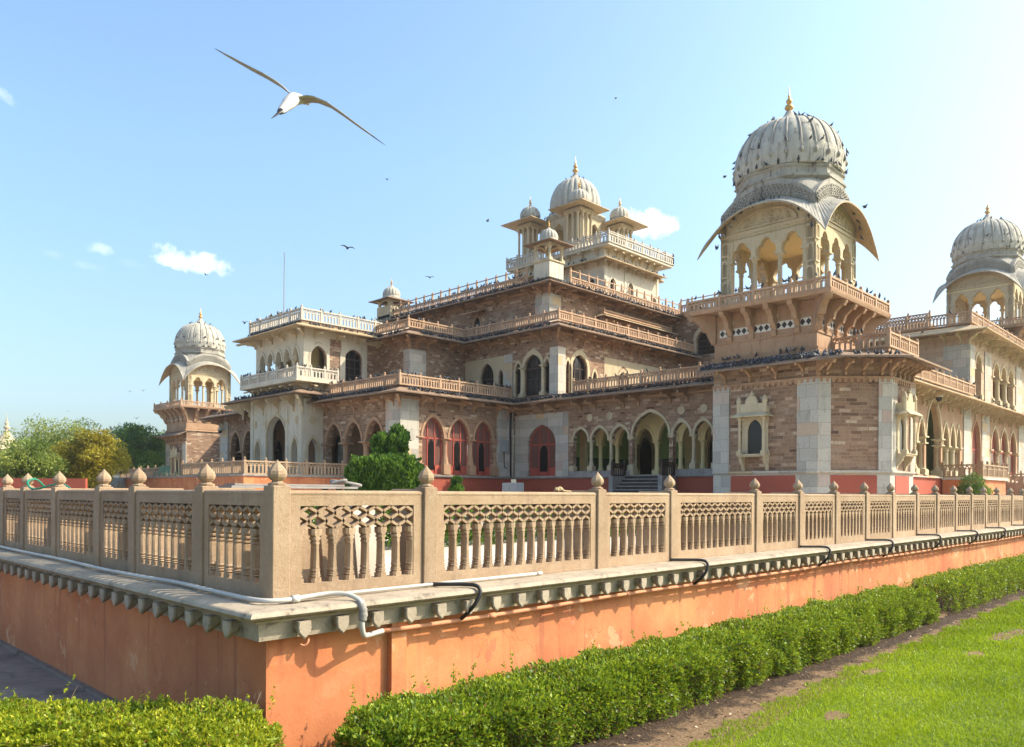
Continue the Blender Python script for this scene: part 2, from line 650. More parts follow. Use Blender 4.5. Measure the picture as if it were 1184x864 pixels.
M['orange'] = weather_wall()
M['plinth'] = paint('red_plinth_paint', (.34, .078, .045), .7, .2)
M['redwood'] = paint('red_painted_wood', (.40, .085, .06), .5, .3)
M['darkwood'] = paint('dark_brown_wood', (.055, .034, .026), .5, .4)
M['dark'] = paint('dark_interior', (.03, .025, .022), .8, .3)
M['green'] = paint('green_wall_paint', (.42, .64, .24), .7, .1)
M['dgreen'] = paint('dark_green_wall_paint', (.07, .17, .085), .6, .1)
M['veranda'] = paint('cream_veranda_plaster', (.80, .66, .34), .7, .12)
M['pane'] = paint('window_pane_mesh', (.16, .075, .058), .35, .3)
M['glass'] = paint('dark_window_glass', (.016, .015, .016), .12, .2)
M['wpipe'] = paint('white_plastic_pipe', (.50, .475, .43), .45, .45, 20)
M['opipe'] = paint('terracotta_painted_pipe', (.60, .25, .13), .6, .35, 30)
M['hose'] = paint('black_rubber_hose', (.028, .025, .024), .45, .3, 30)
M['metal'] = paint('grey_painted_metal', (.30, .31, .31), .45, .2)
M['greenpaint'] = paint('green_painted_metal', (.02, .20, .12), .4, .2)
M['black'] = paint('black_metal', (.02, .02, .02), .5, .2)
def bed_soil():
    t = NT('dark_to_pale_soil')
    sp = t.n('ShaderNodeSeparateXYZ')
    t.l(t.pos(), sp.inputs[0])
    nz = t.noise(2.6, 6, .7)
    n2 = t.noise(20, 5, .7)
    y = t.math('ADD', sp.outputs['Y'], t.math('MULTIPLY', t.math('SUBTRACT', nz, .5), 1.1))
    hedge_side = t.thr(y, 4.5, 4.75)  # mask that turns the soil darker towards the hedge
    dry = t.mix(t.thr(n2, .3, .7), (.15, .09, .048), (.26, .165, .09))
    col = t.mix(hedge_side, dry, t.mix(t.thr(n2, .35, .7), (.03, .018, .011), (.085, .05, .03)))
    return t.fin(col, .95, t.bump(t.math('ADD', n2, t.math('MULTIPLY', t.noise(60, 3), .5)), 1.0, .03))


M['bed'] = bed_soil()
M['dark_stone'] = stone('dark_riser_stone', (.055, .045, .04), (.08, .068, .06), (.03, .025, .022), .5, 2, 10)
M['soil'] = stone('dry_brown_soil', (.15, .09, .048), (.235, .15, .085), (.07, .038, .02), .6, 1.5, 18, .8, .02, .95, False, .4)
M['blue_bag'] = paint('blue_white_plastic', (.35, .38, .62), .4, .4, 20, .4)


def diamonds():
    t = NT('black_and_white_diamond_inlay')
    tc = t.n('ShaderNodeTexCoord')
    sp = t.n('ShaderNodeSeparateXYZ')
    t.l(tc.outputs['Object'], sp.inputs[0])
    u = t.math('ADD', sp.outputs['X'], sp.outputs['Y'])
    a = t.math('ABSOLUTE', t.math('SUBTRACT', t.math('FRACT', t.math('DIVIDE', u, .36)), .5))
    z = t.math('ABSOLUTE', t.math('DIVIDE', t.math('SUBTRACT', sp.outputs['Z'], 10.78), .44))
    k = t.math('LESS_THAN', t.math('ADD', a, z), .46)
    return t.fin(t.mix(k, (.62, .58, .50), (.035, .03, .03)), .6)


M['diamond'] = diamonds()


def leafmat(name, c_dark, c_mid, c_lite, trans=.35, dead=None):
    t = NT(name)
    a = t.n('ShaderNodeAttribute', attribute_name='tint')
    st_ = [(0, c_dark), (.5, c_mid), (1, c_lite)]
    if dead:
        st_ = [(0, dead), (.002, dead), (.012, c_dark), (.5, c_mid), (1, c_lite)]
    col = t.ramp(a.outputs['Fac'], st_)
    t.val(t.b.inputs['Base Color'], col)
    t.b.inputs['Roughness'].default_value = .45
    t.b.inputs['Specular IOR Level'].default_value = .35
    tr = t.n('ShaderNodeBsdfTranslucent')
    t.l(t.mix(.5, col, c_lite), tr.inputs['Color'])
    ms = t.n('ShaderNodeMixShader')
    ms.inputs[0].default_value = trans
    t.l(t.b.outputs[0], ms.inputs[1])
    t.l(tr.outputs[0], ms.inputs[2])
    t.l(ms.outputs[0], t.out.inputs['Surface'])
    return t.m


M['leaf_hedge'] = leafmat('hedge_leaf', (.018, .05, .006), (.115, .215, .013), (.37, .44, .03), .36, (.20, .115, .045))
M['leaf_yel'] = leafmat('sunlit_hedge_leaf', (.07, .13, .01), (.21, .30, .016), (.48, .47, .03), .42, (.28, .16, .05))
M['leaf_dark'] = leafmat('dark_tree_leaf', (.02, .06, .010), (.075, .165, .022), (.22, .33, .045), .35)
M['leaf_mid'] = leafmat('green_tree_leaf', (.06, .105, .018), (.16, .235, .04), (.34, .38, .075), .4)
M['leaf_olive'] = leafmat('olive_yellow_tree_leaf', (.10, .095, .012), (.29, .25, .022), (.52, .43, .04), .42)
M['leaf_top'] = leafmat('clipped_conifer_leaf', (.02, .06, .010), (.07, .16, .018), (.20, .32, .035), .3)
M['grass'] = leafmat('lawn_grass_blade', (.06, .125, .003), (.19, .30, .006), (.42, .50, .02), .42)
M['bark'] = stone('tree_bark', (.10, .07, .045), (.15, .11, .07), (.04, .03, .02), .5, 3, 20, .6, .02)


def lawn_ground():
    t = NT('lawn_soil_and_turf')
    n = t.noise(.9, 5, .6)
    n2 = t.noise(12, 5, .7)
    col = t.mix(t.thr(n2, .3, .7), (.055, .085, .006), (.13, .18, .012))
    bare = t.thr(t.noise(1.6, 5, .62), .64, .72)
    col = t.mix(t.math('MULTIPLY', bare, .45), col, (.34, .24, .14))
    col = t.mix(t.math('MULTIPLY', t.thr(n, .5, .75), .3), col, (.18, .22, .03))
    return t.fin(col, .95, t.bump(n2, .6, .02))


M['lawn'] = lawn_ground()

# ------------------------------------------------------------------ building kit
POOL = {}
PERCH = []            # (p0, p1, z, per metre, site)


def dist(p):
    return max(1.0, (Vector(p) - Vector((0, 0, .97))).length)


def pool(name, mb, mat, parent, h, p, lim=60):
    POOL.setdefault(name, []).append((h / dist(p), len(POOL.get(name, [])), mb, mat, parent, lim))


def pool_emit(root):
    for name, L in POOL.items():
        L.sort(key=lambda t: -t[0])
        lim = L[0][5]
        for _, _, mb, mat, par, _l in L[:lim]:
            mb.build(name, mat, par)
        rest = {}
        for _, _, mb, mat, par, _l in L[lim:]:
            rest.setdefault(mat.name, (mat, MB()))[1].merge(mb)
        for mat, mb in rest.values():
            tag(mb.build(name, mat, root), kind='stuff')


def half_arch(w, zs, za, kind, n):
    """right half of an arch from spring to crown, (x from centre, z)"""
    out = []
    for i in range(n + 1):
        t = i / n
        th = t * math.pi / 2
        x = w / 2 * math.cos(th)
        z = (za - zs) * (.90 * math.sin(th) + .10 * t ** 3)
        if kind == 'cusped':
            k = .84 + .16 * abs(math.sin(th * 3.5 + .0)) ** .6
            if i == 0:
                k = 1
            x, z = x * k, z * (k if i < n else 1)
        out.append((x, zs + z))
    return out


def arch_loop(c, w, zb, zs, za, kind='pointed', n=9):
    if kind == 'cusped':
        n = 21
    h = half_arch(w, zs, za, kind, n)
    return [(c - w / 2, zb), (c + w / 2, zb)] + [(c + x, z) for x, z in h] + [(c - x, z) for x, z in h[-2::-1]]


def arcade_loop(edges, zb, specs, g=.36, kind='pointed', n=9):
    if kind == 'cusped':
        n = 21
    lp = [(edges[0] + g / 2, zb), (edges[-1] - g / 2, zb)]
    for i in range(len(specs) - 1, -1, -1):
        a, b = edges[i] + g / 2, edges[i + 1] - g / 2
        zs, za = specs[i]
        h = half_arch(b - a, zs, za, kind, n)
        c = (a + b) / 2
        lp += [(c + x, z) for x, z in h] + [(c - x, z) for x, z in h[-2::-1]]
    return lp


class Wall:
    """upright wall from p0 to p1, outside on the left of travel; positions along it are given in world x or y"""

    def __init__(s, p0, p1):
        s.p0, s.p1 = Vector(p0), Vector(p1)
        s.d = (s.p1 - s.p0)
        s.L = s.d.length
        s.d.normalize()
        s.n = Vector((-s.d.y, s.d.x))

    def u(s, c):
        return (c - s.p0.x) / s.d.x if abs(s.d.x) > .7 else (c - s.p0.y) / s.d.y

    def F(s, u, w, d):
        p = s.p0 + s.d * u - s.n * d
        return (p.x, p.y, w)

    def pt(s, c, d, z):
        return Vector(s.F(s.u(c), z, d))


def make_window(W, loop, kind, par, d=.22):
    us = [p[0] for p in loop]
    ws = [p[1] for p in loop]
    u0, u1, z0, z1 = min(us), max(us), min(ws), max(ws)
    cx, w = (u0 + u1) / 2, u1 - u0
    zs = sorted(ws)[len(ws) // 2] if False else loop[2][1]
    if kind == 'dark':
        MB().plate([loop], W.F, d, d + .04).build('window', M['glass'], par)
        return
    mat = M['redwood'] if kind == 'red' else M['darkwood']
    fr = MB()
    t = .09 if w > 1.2 else .06
    k = (w - 2 * t) / w
    inner = [(cx + (u - cx) * k, z0 + t + (z - z0) * (z1 - z0 - 2 * t) / (z1 - z0)) for u, z in loop]
    fr.plate([loop, inner], W.F, d, d + .10)

    def bar(ua, za, ub, zb):
        fr.plate([[(ua, za), (ub, za), (ub, zb), (ua, zb)]], W.F, d + .012, d + .09)
    nm = 2 if w > 1.4 else 1
    top = z0 + (z1 - z0) * .97
    for i in range(nm):
        uu = u0 + w * (i + 1) / (nm + 1)
        hh = (zs + (z1 - zs) * (.80 if nm == 2 else .93))
        bar(uu - .045, z0 + .05, uu + .045, hh)
    bar(u0 + .03, zs - .1, u1 - .03, zs + .02)
    if kind == 'red':
        bar(u0 + .03, z0 + .02, u1 - .03, z0 + .16 * (z1 - z0))
    else:
        for q in (.3, .6):
            bar(u0 + .03, z0 + q * (zs - z0), u1 - .03, z0 + q * (zs - z0) + .05)
    f = fr.build('window', mat, par)
    if kind == 'red':
        pl = [loop]
        pa = MB().plate(pl, W.F, d + .06, d + .08)
        pa.build('pane', M['pane'], f)
        if w > 1.3:
            c = cx + (0 if nm == 2 and w > 2.5 else -.02)
            ww = w * .17
            lp = arch_loop(c, ww * 1.5, z0 + .35, z0 + (zs - z0) * .72, z0 + (zs - z0) * .95)
            MB().plate([lp], W.F, d - .02, d + .005).build('hatch', M['glass'], f)
    else:
        MB().plate([loop], W.F, d + .06, d + .08).build('pane', M['glass'], f)


def column(mb, x, y, z0, z1, r, base=.55, n=12):
    b = r * 1.75
    mb.box(x - b, y - b, z0, x + b, y + b, z0 + base * .62)
    mb.lathe(x, y, [(b * .98, z0 + base * .62), (b * .8, z0 + base * .8), (r * 1.25, z0 + base), (r * 1.05, z0 + base * 1.15), (r, z0 + base * 1.3),
                    (r * .92, z1 - .42), (r * 1.2, z1 - .40), (r * 1.2, z1 - .35), (r, z1 - .33), (r * 1.15, z1 - .2), (r * 1.75, z1 - .1)], n, .2)
    mb.box(x - r * 1.8, y - r * 1.8, z1 - .1, x + r * 1.8, y + r * 1.8, z1)
    return mb


def facade(par, p0, p1, z0, z1, ops, mat, th=.45, trim=M['cream'], name='wall', cols=True, tw=.17):
    W = Wall(p0, p1)
    e_ = .004
    loops = [[(e_, z0), (W.L - e_, z0), (W.L - e_, z1), (e_, z1)]]
    for o in ops:
        if o['t'] == 'arch':
            lp = arch_loop(W.u(o['c']), o['w'], o['zb'], o['zs'], o['za'], o.get('k', 'pointed'))
            o['lp'] = lp
            loops.append(lp)
        elif o['t'] == 'arcade':
            ed = sorted(W.u(e) for e in o['e'])
            sp = o['s'] if W.u(o['e'][0]) < W.u(o['e'][-1]) else o['s'][::-1]
            lp = arcade_loop(ed, o['zb'], sp, o.get('g', .36), o.get('k', 'pointed'))
            o['lp'], o['ed'], o['sp'] = lp, ed, sp
            loops.append(lp)
    wl = MB().plate(loops, W.F, 0, th).build(name, mat, par)
    for o in ops:
        if o['t'] == 'arch':
            if o.get('trim', True):
                tt = o.get('tw', tw)
                ou = arch_loop(W.u(o['c']), o['w'] + 2 * tt, o['zb'], o['zs'], o['za'] + tt * 1.5, 'pointed')
                inn = arch_loop(W.u(o['c']), o['w'] - .02, o['zb'], o['zs'], o['za'], 'pointed')
                lp = [ou[0]] + [inn[0]] + inn[:1:-1] + [inn[1]] + ou[1:]
                MB().plate([lp], W.F, -.055, .10).build('arch_moulding', o.get('tm', trim), par)
            if o.get('fill'):
                make_window(W, o['lp'], o['fill'], par, o.get('fd', .25))
        else:
            g = o.get('g', .36)
            if o.get('trim', True):
                for i, (zs, za) in enumerate(o['sp']):
                    a, b = o['ed'][i], o['ed'][i + 1]
                    c, w = (a + b) / 2, b - a - g
                    tt = min(tw, g / 2 - .02)
                    h = half_arch(w - .02, zs, za, 'pointed', 9)
                    H = half_arch(w + 2 * tt, zs, za + tt * 1.6, 'pointed', 9)
                    lp = [(c + x, z) for x, z in H] + [(c - x, z) for x, z in H[-2::-1]] + [(c - x, z) for x, z in h] + [(c + x, z) for x, z in h[-2::-1]]
                    MB().plate([lp], W.F, -.06, .10).build('arch_moulding', o.get('tm', trim), par)
            if cols:
                for i, e in enumerate(o['ed']):
                    zc = min([o['sp'][j][0] for j in (i - 1, i) if 0 <= j < len(o['sp'])])
                    p = W.F(e, 0, th / 2 if not o.get('cd') else o['cd'])
                    column(MB(), p[0], p[1], o['zb'], zc + .04, o.get('r', .17), o.get('base', .6)).build('column', o.get('cm', trim), par)
            if o.get('fill'):
                for i, (zs, za) in enumerate(o['sp']):
                    lp = arch_loop((o['ed'][i] + o['ed'][i + 1]) / 2, o['ed'][i + 1] - o['ed'][i] - g + .06, o['zb'], zs, za)
                    make_window(W, lp, o['fill'], par, o.get('fd', .25))
    return W


def pilaster(par, W, c0, c1, z0, z1, proud=.09, mat=None):
    u0, u1 = sorted((W.u(c0), W.u(c1)))
    MB().plate([[(u0, z0), (u1, z0), (u1, z1), (u0, z1)]], W.F, -proud, .02).build('pilaster', mat or M['marble'], par)


def bracket_mb(p, n, over, z, h, t=.13):
    """carved stone bracket below an eave at plan point p, pointing along n"""
    n = Vector(n).normalized()
    d = Vector((-n.y, n.x))
    poly = [(-.02, z), (-.02, z - h), (.10, z - h), (.16, z - h * .86), (.12, z - h * .74), (over * .34, z - h * .50), (over * .42, z - h * .52),
            (over * .5, z - h * .36), (over * .74, z - h * .20), (over * .86, z - h * .22), (over * .95, z - .10), (over * .95, z)]

    def F(u, w, q):
        pp = Vector(p) + n * u + d * (q - t / 2)
        return (pp.x, pp.y, w)
    # the top follows the slope of the eave slab
    poly = [(u, w - (max(0, u) / over) * .42 if w > z - h * .3 else w - (max(0, u) / over) * .25) for u, w in poly]
    return MB().plate([poly], F, 0, t)


def eave(par, path, z_in, z_out, over, sp=1.5, bh=1.1, mat=None, string=True, pname='bracket', corner=True, perch=0, site='', bm=None, groups=False):
    mat = mat or M['eave']
    e = MB().sweep(path, [(-.06, z_in), (over, z_out), (over + .02, z_out - .02), (over, z_out - .10), (-.06, z_in - .42)]).build('eave', mat, par)
    if string:
        MB().sweep(path, [(-.05, z_in - .55 - bh * .2), (.13, z_in - .55 - bh * .2), (.10, z_in - .72 - bh * .2), (-.05, z_in - .72 - bh * .2)]).build('string_course', bm or M['pink'], par)
    P = [Vector(p) for p in path]
    for i in range(len(P) - 1):
        a, b = P[i], P[i + 1]
        L = (b - a).length
        d = (b - a) / max(L, 1e-6)
        n = Vector((-d.y, d.x))
        k = max(1, int(round(L / sp)))
        for q in range(k):
            c = a + d * (L * (q + .5) / k)
            if groups and q % 3 == 2:
                continue
            pool(pname, bracket_mb(c, n, over * .86, z_in - .42, bh), bm or M['pink'], e, bh, (c.x, c.y, z_in))
        if corner and i < len(P) - 2:
            d2 = (P[i + 2] - b).normalized()
            if d.x * d2.y - d.y * d2.x < -.2:       # outward corner
                nn = (n + Vector((-d2.y, d2.x))).normalized()
                pool(pname, bracket_mb(b, nn, over * 1.25, z_in - .42, bh * 1.1, .18), bm or M['pink'], e, bh * 1.3, (b.x, b.y, z_in))
        if perch:
            m0 = over * .62
            PERCH.append((a + n * m0, b + n * m0, z_in + (z_out - z_in) * .6, perch, site))
    return e


def railing(par, path, z0, h, sp=1.7, mat=None, bsp=.26, tall=0, post_name='railing_post', perch=0, site='', w=.1, lat=True):
    mat = mat or M['rail']
    mb = MB()
    mb.sweep(path, [(-w, z0 + h), (w, z0 + h), (w, z0 + h - .11), (-w, z0 + h - .11)])
    mb.sweep(path, [(-w, z0 + .1), (w, z0 + .1), (w, z0), (-w, z0)])
    if lat:
        mb.sweep(path, [(-w * .5, z0 + h * .68), (w * .5, z0 + h * .68), (w * .5, z0 + h * .62), (-w * .5, z0 + h * .62)])
    if tall:
        mb.sweep(path, [(-.035, z0 + tall - .05), (.035, z0 + tall - .05), (.035, z0 + tall - .13), (-.035, z0 + tall - .13)])
    P = [Vector(p) for p in path]
    posts = []
    for i in range(len(P) - 1):
        a, b = P[i], P[i + 1]
        L = (b - a).length
        d = (b - a) / L
        n = Vector((-d.y, d.x))
        k = max(1, int(round(L / sp)))
        for q in range(k + 1):
            if q == 0 and i > 0:
                continue
            posts.append(a + d * (L * q / k))
        m = max(2, int(L / bsp))
        for q in range(m):
            c = a + d * (L * (q + .5) / m)
            hw, hd = bsp * .22, w * .45
            c0, c1 = c - d * hw - n * hd, c + d * hw + n * hd
            cs = [c - d * hw - n * hd, c + d * hw - n * hd, c + d * hw + n * hd, c - d * hw + n * hd]
            mb.add([(v.x, v.y, z0 + .08) for v in cs] + [(v.x, v.y, z0 + h * .64) for v in cs],
                   [(0, 1, 5, 4), (1, 2, 6, 5), (2, 3, 7, 6), (3, 0, 4, 7)])
            if lat:        # little lattice arches above the balusters
                for sgn in (-1, 1):
                    e0, e1 = c, c + d * (bsp * .5 * sgn)
                    tk = .035
                    q4 = []
                    for pt, zz in ((e0, z0 + h * .66), (e1, z0 + h - .12)):
                        q4 += [(pt.x - d.x * tk, pt.y - d.y * tk, zz), (pt.x + d.x * tk, pt.y + d.y * tk, zz)]
                    for off in (-hd, hd):
                        vs = [(x + n.x * off, y + n.y * off, z) for x, y, z in q4]
                        mb.add(vs, [(0, 1, 3, 2)])
        if perch:
            PERCH.append((a, b, z0 + h, perch, site))
    r = mb.build('railing', mat, par)
    for c in posts:
        pm = MB()
        hh = max(h + .08, tall)
        q = .085 if not tall else .075
        pm.box(c.x - q, c.y - q, z0 - .02, c.x + q, c.y + q, z0 + hh)
        pm.lathe(c.x, c.y, [(q * .7, z0 + hh), (q * 1.15, z0 + hh + .07), (q * .9, z0 + hh + .13), (.01, z0 + hh + .19)], 6)
        pool(post_name, pm, mat, r, hh, (c.x, c.y, z0))
    return r


def fluted_dome(cx, cy, rows, lobes, amp, sub=6):
    """rows: (radius, z, flute depth)"""
    n = lobes * sub
    mb = MB()
    vs, fs = [], []
    for r, z, k in rows:
        for i in range(n):
            a = 2 * math.pi * i / n
            c = abs(math.cos(a * lobes / 2))
            rr = r * (1 + amp * k * (c ** .4 - .8))
            vs.append((cx + rr * math.cos(a), cy + rr * math.sin(a), z))
    for k in range(len(rows) - 1):
        for i in range(n):
            j = (i + 1) % n
            fs.append((k * n + i, k * n + j, (k + 1) * n + j, (k + 1) * n + i))
    fs.append(tuple((len(rows) - 1) * n + i for i in range(n)))
    return mb.add(vs, fs)


def dome_rows(R, z0, z1, rtop):
    rows = [(R * .955, z0, .15), (R * .985, z0 + (z1 - z0) * .10, .9), (R, z0 + (z1 - z0) * .22, 1.0)]
    for i in range(1, 11):
        t = i / 10
        a = math.radians(90 * t)
        rows.append((rtop + (R - rtop) * math.cos(a) ** .92, z0 + (z1 - z0) * (.22 + .78 * math.sin(a) ** 1.05), 1 - .3 * t))
    return rows


def finial(cx, cy, z, s):
    return MB().lathe(cx, cy, [(.30 * s, z), (.16 * s, z + .1 * s), (.12 * s, z + .2 * s), (.30 * s, z + .34 * s), (.34 * s, z + .46 * s), (.26 * s, z + .6 * s), (.10 * s, z + .68 * s),
                               (.20 * s, z + .82 * s), (.24 * s, z + .92 * s), (.18 * s, z + 1.04 * s), (.07 * s, z + 1.12 * s), (.10 * s, z + 1.25 * s), (.10 * s, z + 1.32 * s),
                               (.04 * s, z + 1.42 * s), (.03 * s, z + 1.9 * s), (.005, z + 2.05 * s)], 12)


def chhatri(par, x, y, z0, hw, h_base, h_col, name='rooftop_chhatri', basemat=None, R=None, slots=True):
    """small domed kiosk: base block, corner piers, square eave, fluted dome, finial"""
    e = empty(name, (x, y, z0), par)
    b = MB().box(x - hw, y - hw, z0, x + hw, y + hw, z0 + h_base)
    b.box(x - hw - .08, y - hw - .08, z0 + h_base, x + hw + .08, y + hw + .08, z0 + h_base + .1)
    b.build('base', basemat or M['cream'], e)
    za, zb = z0 + h_base + .1, z0 + h_base + .1 + h_col
    q = hw * .86
    for sx in (-1, 1):
        for sy in (-1, 1):
            column(MB(), x + sx * q, y + sy * q, za, zb, hw * .12, hw * .3, 8).build('column', M['cream'], e)
    # cusped lintel plates on the four sides
    for k, (p0, p1) in enumerate((((x - hw, y - hw), (x - hw, y + hw)), ((x - hw, y + hw), (x + hw, y + hw)), ((x + hw, y + hw), (x + hw, y - hw)), ((x + hw, y - hw), (x - hw, y - hw)))):
        W = Wall(p0, p1)
        zl = zb - h_col * .36
        h = half_arch(W.L * .74, zl, zb - h_col * .03, 'pointed', 8)
        c = W.L / 2
        lp = [(0, zl), (c - h[0][0], zl)] + [(c - a, z) for a, z in h] + [(c + a, z) for a, z in h[-2::-1]] + [(W.L, zl), (W.L, zb + .05), (0, zb + .05)]
        MB().plate([lp], W.F, .02 * hw, .16 * hw).build('lintel', M['cream'], e)
    o = hw * 1.75
    zi, zo = zb + .05 + hw * .30, zb + .02
    sq = [(-1, -1), (-1, 1), (1, 1), (1, -1)]
    mb = MB()
    mb.sweep([(x + a * hw, y + c * hw) for a, c in sq], [(-hw * .1, zi), (o - hw, zo), (o - hw, zo - .06), (-hw * .1, zi - .3 * hw)], True)
    mb.build('eave', M['eave'], e)
    R = R or hw * .92
    mb = MB().lathe(x, y, [(R * 1.12, zi - .12), (R * 1.12, zi + .06), (R * 1.0, zi + .12), (R * .97, zi + .25 * R)], 24)
    mb.build('drum', M['dome'], e, True, 40)
    zd = zi + .2 * R
    fluted_dome(x, y, dome_rows(R, zd, zd + R * 1.12, R * .2), 16, .10).build('dome', M['dome'], e, True)
    zt = zd + R * 1.10
    MB().lathe(x, y, [(R * .42, zt - .06 * R), (R * .30, zt + .08 * R), (R * .12, zt + .26 * R), (R * .05, zt + .36 * R)], 16).build('lotus_cap', M['dome'], e, True, 50)
    finial(x, y, zt + .3 * R, R * .42).build('finial', M['gold'], e, True, 50)
    return e


# ------------------------------------------------------------------ the museum
museum = empty('museum_building', (48, 47, 0))
tag(museum, 'huge domed sandstone palace museum with stacked terraces and corner towers behind the balustrade', 'palace')


def oriel(par, W, c, wd, z0, z1, proj=.62):
    """carved stone window box: floor, posts, roof with crest, arched dark opening"""
    u = W.u(c)
    e = empty('oriel_window', W.F(u, z0, 0), par)
    h = wd / 2
    zr = z0 + (z1 - z0) * .60

    def blk(mb, u0, w0, u1, w1, d0, d1):
        mb.plate([[(u0, w0), (u1, w0), (u1, w1), (u0, w1)]], W.F, d0, d1)
    f = MB()
    blk(f, u - h, z0 - .14, u + h, z0, -proj, .05)
    blk(f, u - h - .05, z0 - .05, u + h + .05, z0 - .002, -proj - .05, .04)
    f.build('sill', M['cream'], e)
    for s in (-1, 1):
        for q in (.08, .6):
            p = W.F(u + s * (h - .12), 0, -proj + q if q < .5 else -.08)
            column(MB(), p[0], p[1], z0, zr, .075, .3, 8).build('post', M['cream'], e)
        bm = MB()
        uu = u + s * (h - .12)
        poly = [(0, z0 - .14), (0, z0 - .95), (.08, z0 - .95), (.16, z0 - .7), (.42, z0 - .4), (.5, z0 - .14)]
        n = W.n
        base = W.F(uu, 0, 0)
        bm.plate([poly], lambda a, w, d: (base[0] + n.x * a + W.d.x * (d - .09), base[1] + n.y * a + W.d.y * (d - .09), w), 0, .18)
        bm.build('bracket', M['cream'], e)
    lp = arch_loop(u, wd * .52, z0 + .05, z0 + (zr - z0) * .62, z0 + (zr - z0) * .93)
    ring = [(u - h * .8, z0), (u + h * .8, z0), (u + h * .8, zr), (u - h * .8, zr)]
    MB().plate([ring, lp], W.F, -.14, .06).build('surround', M['cream'], e)
    MB().plate([lp], W.F, -.05, .0).build('window', M['glass'], e)
    sl = MB()
    ex = .26
    A = [W.F(u - h, zr + .22, .02), W.F(u - h, zr + .22, -proj), W.F(u + h, zr + .22, -proj), W.F(u + h, zr + .22, .02)]
    B = [W.F(u - h - ex, zr + .02, .02), W.F(u - h - ex, zr + .02, -proj - ex), W.F(u + h + ex, zr + .02, -proj - ex), W.F(u + h + ex, zr + .02, .02)]
    sl.loft(B, A, .06)
    blk(sl, u - h, zr, u + h, zr + .2, -proj, .05)
    sl.build('eave', M['cream'], e)
    cr = MB()
    pts = [(u - h, zr + .2), (u + h, zr + .2), (u + h, zr + .75)]
    hh = [(u + h * .45 * math.cos(t), zr + .75 + (z1 - zr - 1.0) * math.sin(t)) for t in [i * math.pi / 12 for i in range(13)]]
    cr.plate([pts + hh + [(u - h, zr + .75)]], W.F, -proj + .05, -proj + .22)
    for s in (-1, 1):
        p = W.F(u + s * (h - .06), 0, -proj + .1)
        cr.lathe(p[0], p[1], [(.13, zr + .2), (.13, zr + .8), (.17, zr + .9), (.11, zr + 1.1), (.02, zr + 1.25)], 8)
    p = W.F(u, 0, -proj + .13)
    zt = zr + .7 + (z1 - zr - 1.0)
    cr.lathe(p[0], p[1], [(.05, zt), (.13, zt + .1), (.09, zt + .2), (.01, zt + .36)], 8)
    blk(cr, u - h, zr + .2, u + h, zr + .62, -proj + .2, .03)
    cr.build('crest', M['cream'], e)
    return e


# ---------- corner tower (built once, copied twice)
TX, TY = 46.4, 21.85


def T(x, y):
    return (TX + x, TY + y)


tower = empty('corner_tower', (TX, TY, 0), museum)
g_out = [T(3.5, -6.15), T(-.3, -6.15), T(-3.2, -3.25), T(-3.2, 3.25)]
g_all = g_out + [T(3.5, 3.25)]
MB().slab([(x, y) for x, y in g_all], -.2, 2.22).build('plinth', M['marble'], tower)
MB().sweep(g_out, [(-.3, 2.36), (.16, 2.36), (.16, 2.27), (.06, 2.2), (-.3, 2.2)]).build('plinth_ledge', M['marble'], tower)
Wr, Wc, Wf = [Wall(g_out[i], g_out[i + 1]) for i in range(3)]
for W, a, b in ((Wr, .75, 3.05), (Wc, .75, 3.35), (Wf, 1.25, 5.3)):
    MB().plate([[(a, 0), (b, 0), (b, 2.1), (a, 2.1)]], W.F, -.025, .02).build('painted_panel', M['plinth'], tower)
MB().slab(g_all, 2.3, 9.0).build('lower_wall', M['brick'], tower)
for W, a, b in ((Wr, -.05, .75), (Wr, W.L - .85 if False else Wr.L - .85, Wr.L + .06), (Wc, -.02, .7), (Wc, Wc.L - .72, Wc.L + .02), (Wf, -.08, 1.15), (Wf, Wf.L - 1.1, Wf.L)):
    MB().plate([[(a, 2.36), (b, 2.36), (b, 7.5), (a, 7.5)]], W.F, -.09, .02).build('pilaster', M['marble'], tower)
MB().sweep(g_out, [(-.1, 7.62), (.14, 7.62), (.14, 7.5), (-.1, 7.5)]).build('string_course', M['pink'], tower)
dm = MB()
for W in (Wr, Wc, Wf):
    k = int(W.L / .34)
    dm.plate([[(.02, 7.42), (W.L - .02, 7.42), (W.L - .02, 7.495), (.02, 7.495)]], W.F, -.05, .02)
    for i in range(k):
        u = W.L * (i + .5) / k
        dm.plate([[(u - .08, 7.3), (u + .08, 7.3), (u + .08, 7.5), (u - .08, 7.5)]], W.F, -.11, .02)
dm.build('dentil_band', M['pink'], tower)
oriel(tower, Wf, 22.3, 1.75, 3.35, 7.05)
oriel(tower, Wr, 47.6, 1.75, 3.35, 7.05)
# eave over the lower storey
lo_in = [(*T(4.6, -6.15), 9.0), (*T(-.3, -6.15), 9.0), (*T(-3.2, -3.25), 9.0), (*T(-3.2, 3.6), 9.0)]
lo_out = [(*T(4.9, -7.85), 8.38), (*T(-1.9, -7.85), 8.42), (*T(-4.45, -5.35), 8.4), (*T(-4.45, 3.75), 8.4)]
le = MB().loft(lo_out, lo_in, .10).build('eave', M['eave'], tower)
for W, k in ((Wr, 5), (Wc, 4), (Wf, 4)):
    for i in range(k):
        c = W.p0 + W.d * (W.L * (i + .5) / k)
        bracket_mb(c, W.n, 1.15, 8.8, 1.1).build('bracket', M['pink'], le)
for i in (1, 2):
    c = Vector(g_out[i])
    bracket_mb(c, Vector(lo_out[i][:2]) - c, 1.6, 8.8, 1.15, .18).build('bracket', M['pink'], le)
PERCH.append((Vector(T(-4.1, -4.9)), Vector(T(-4.1, 3.6)), 8.57, 13.0, 'tower_eave'))
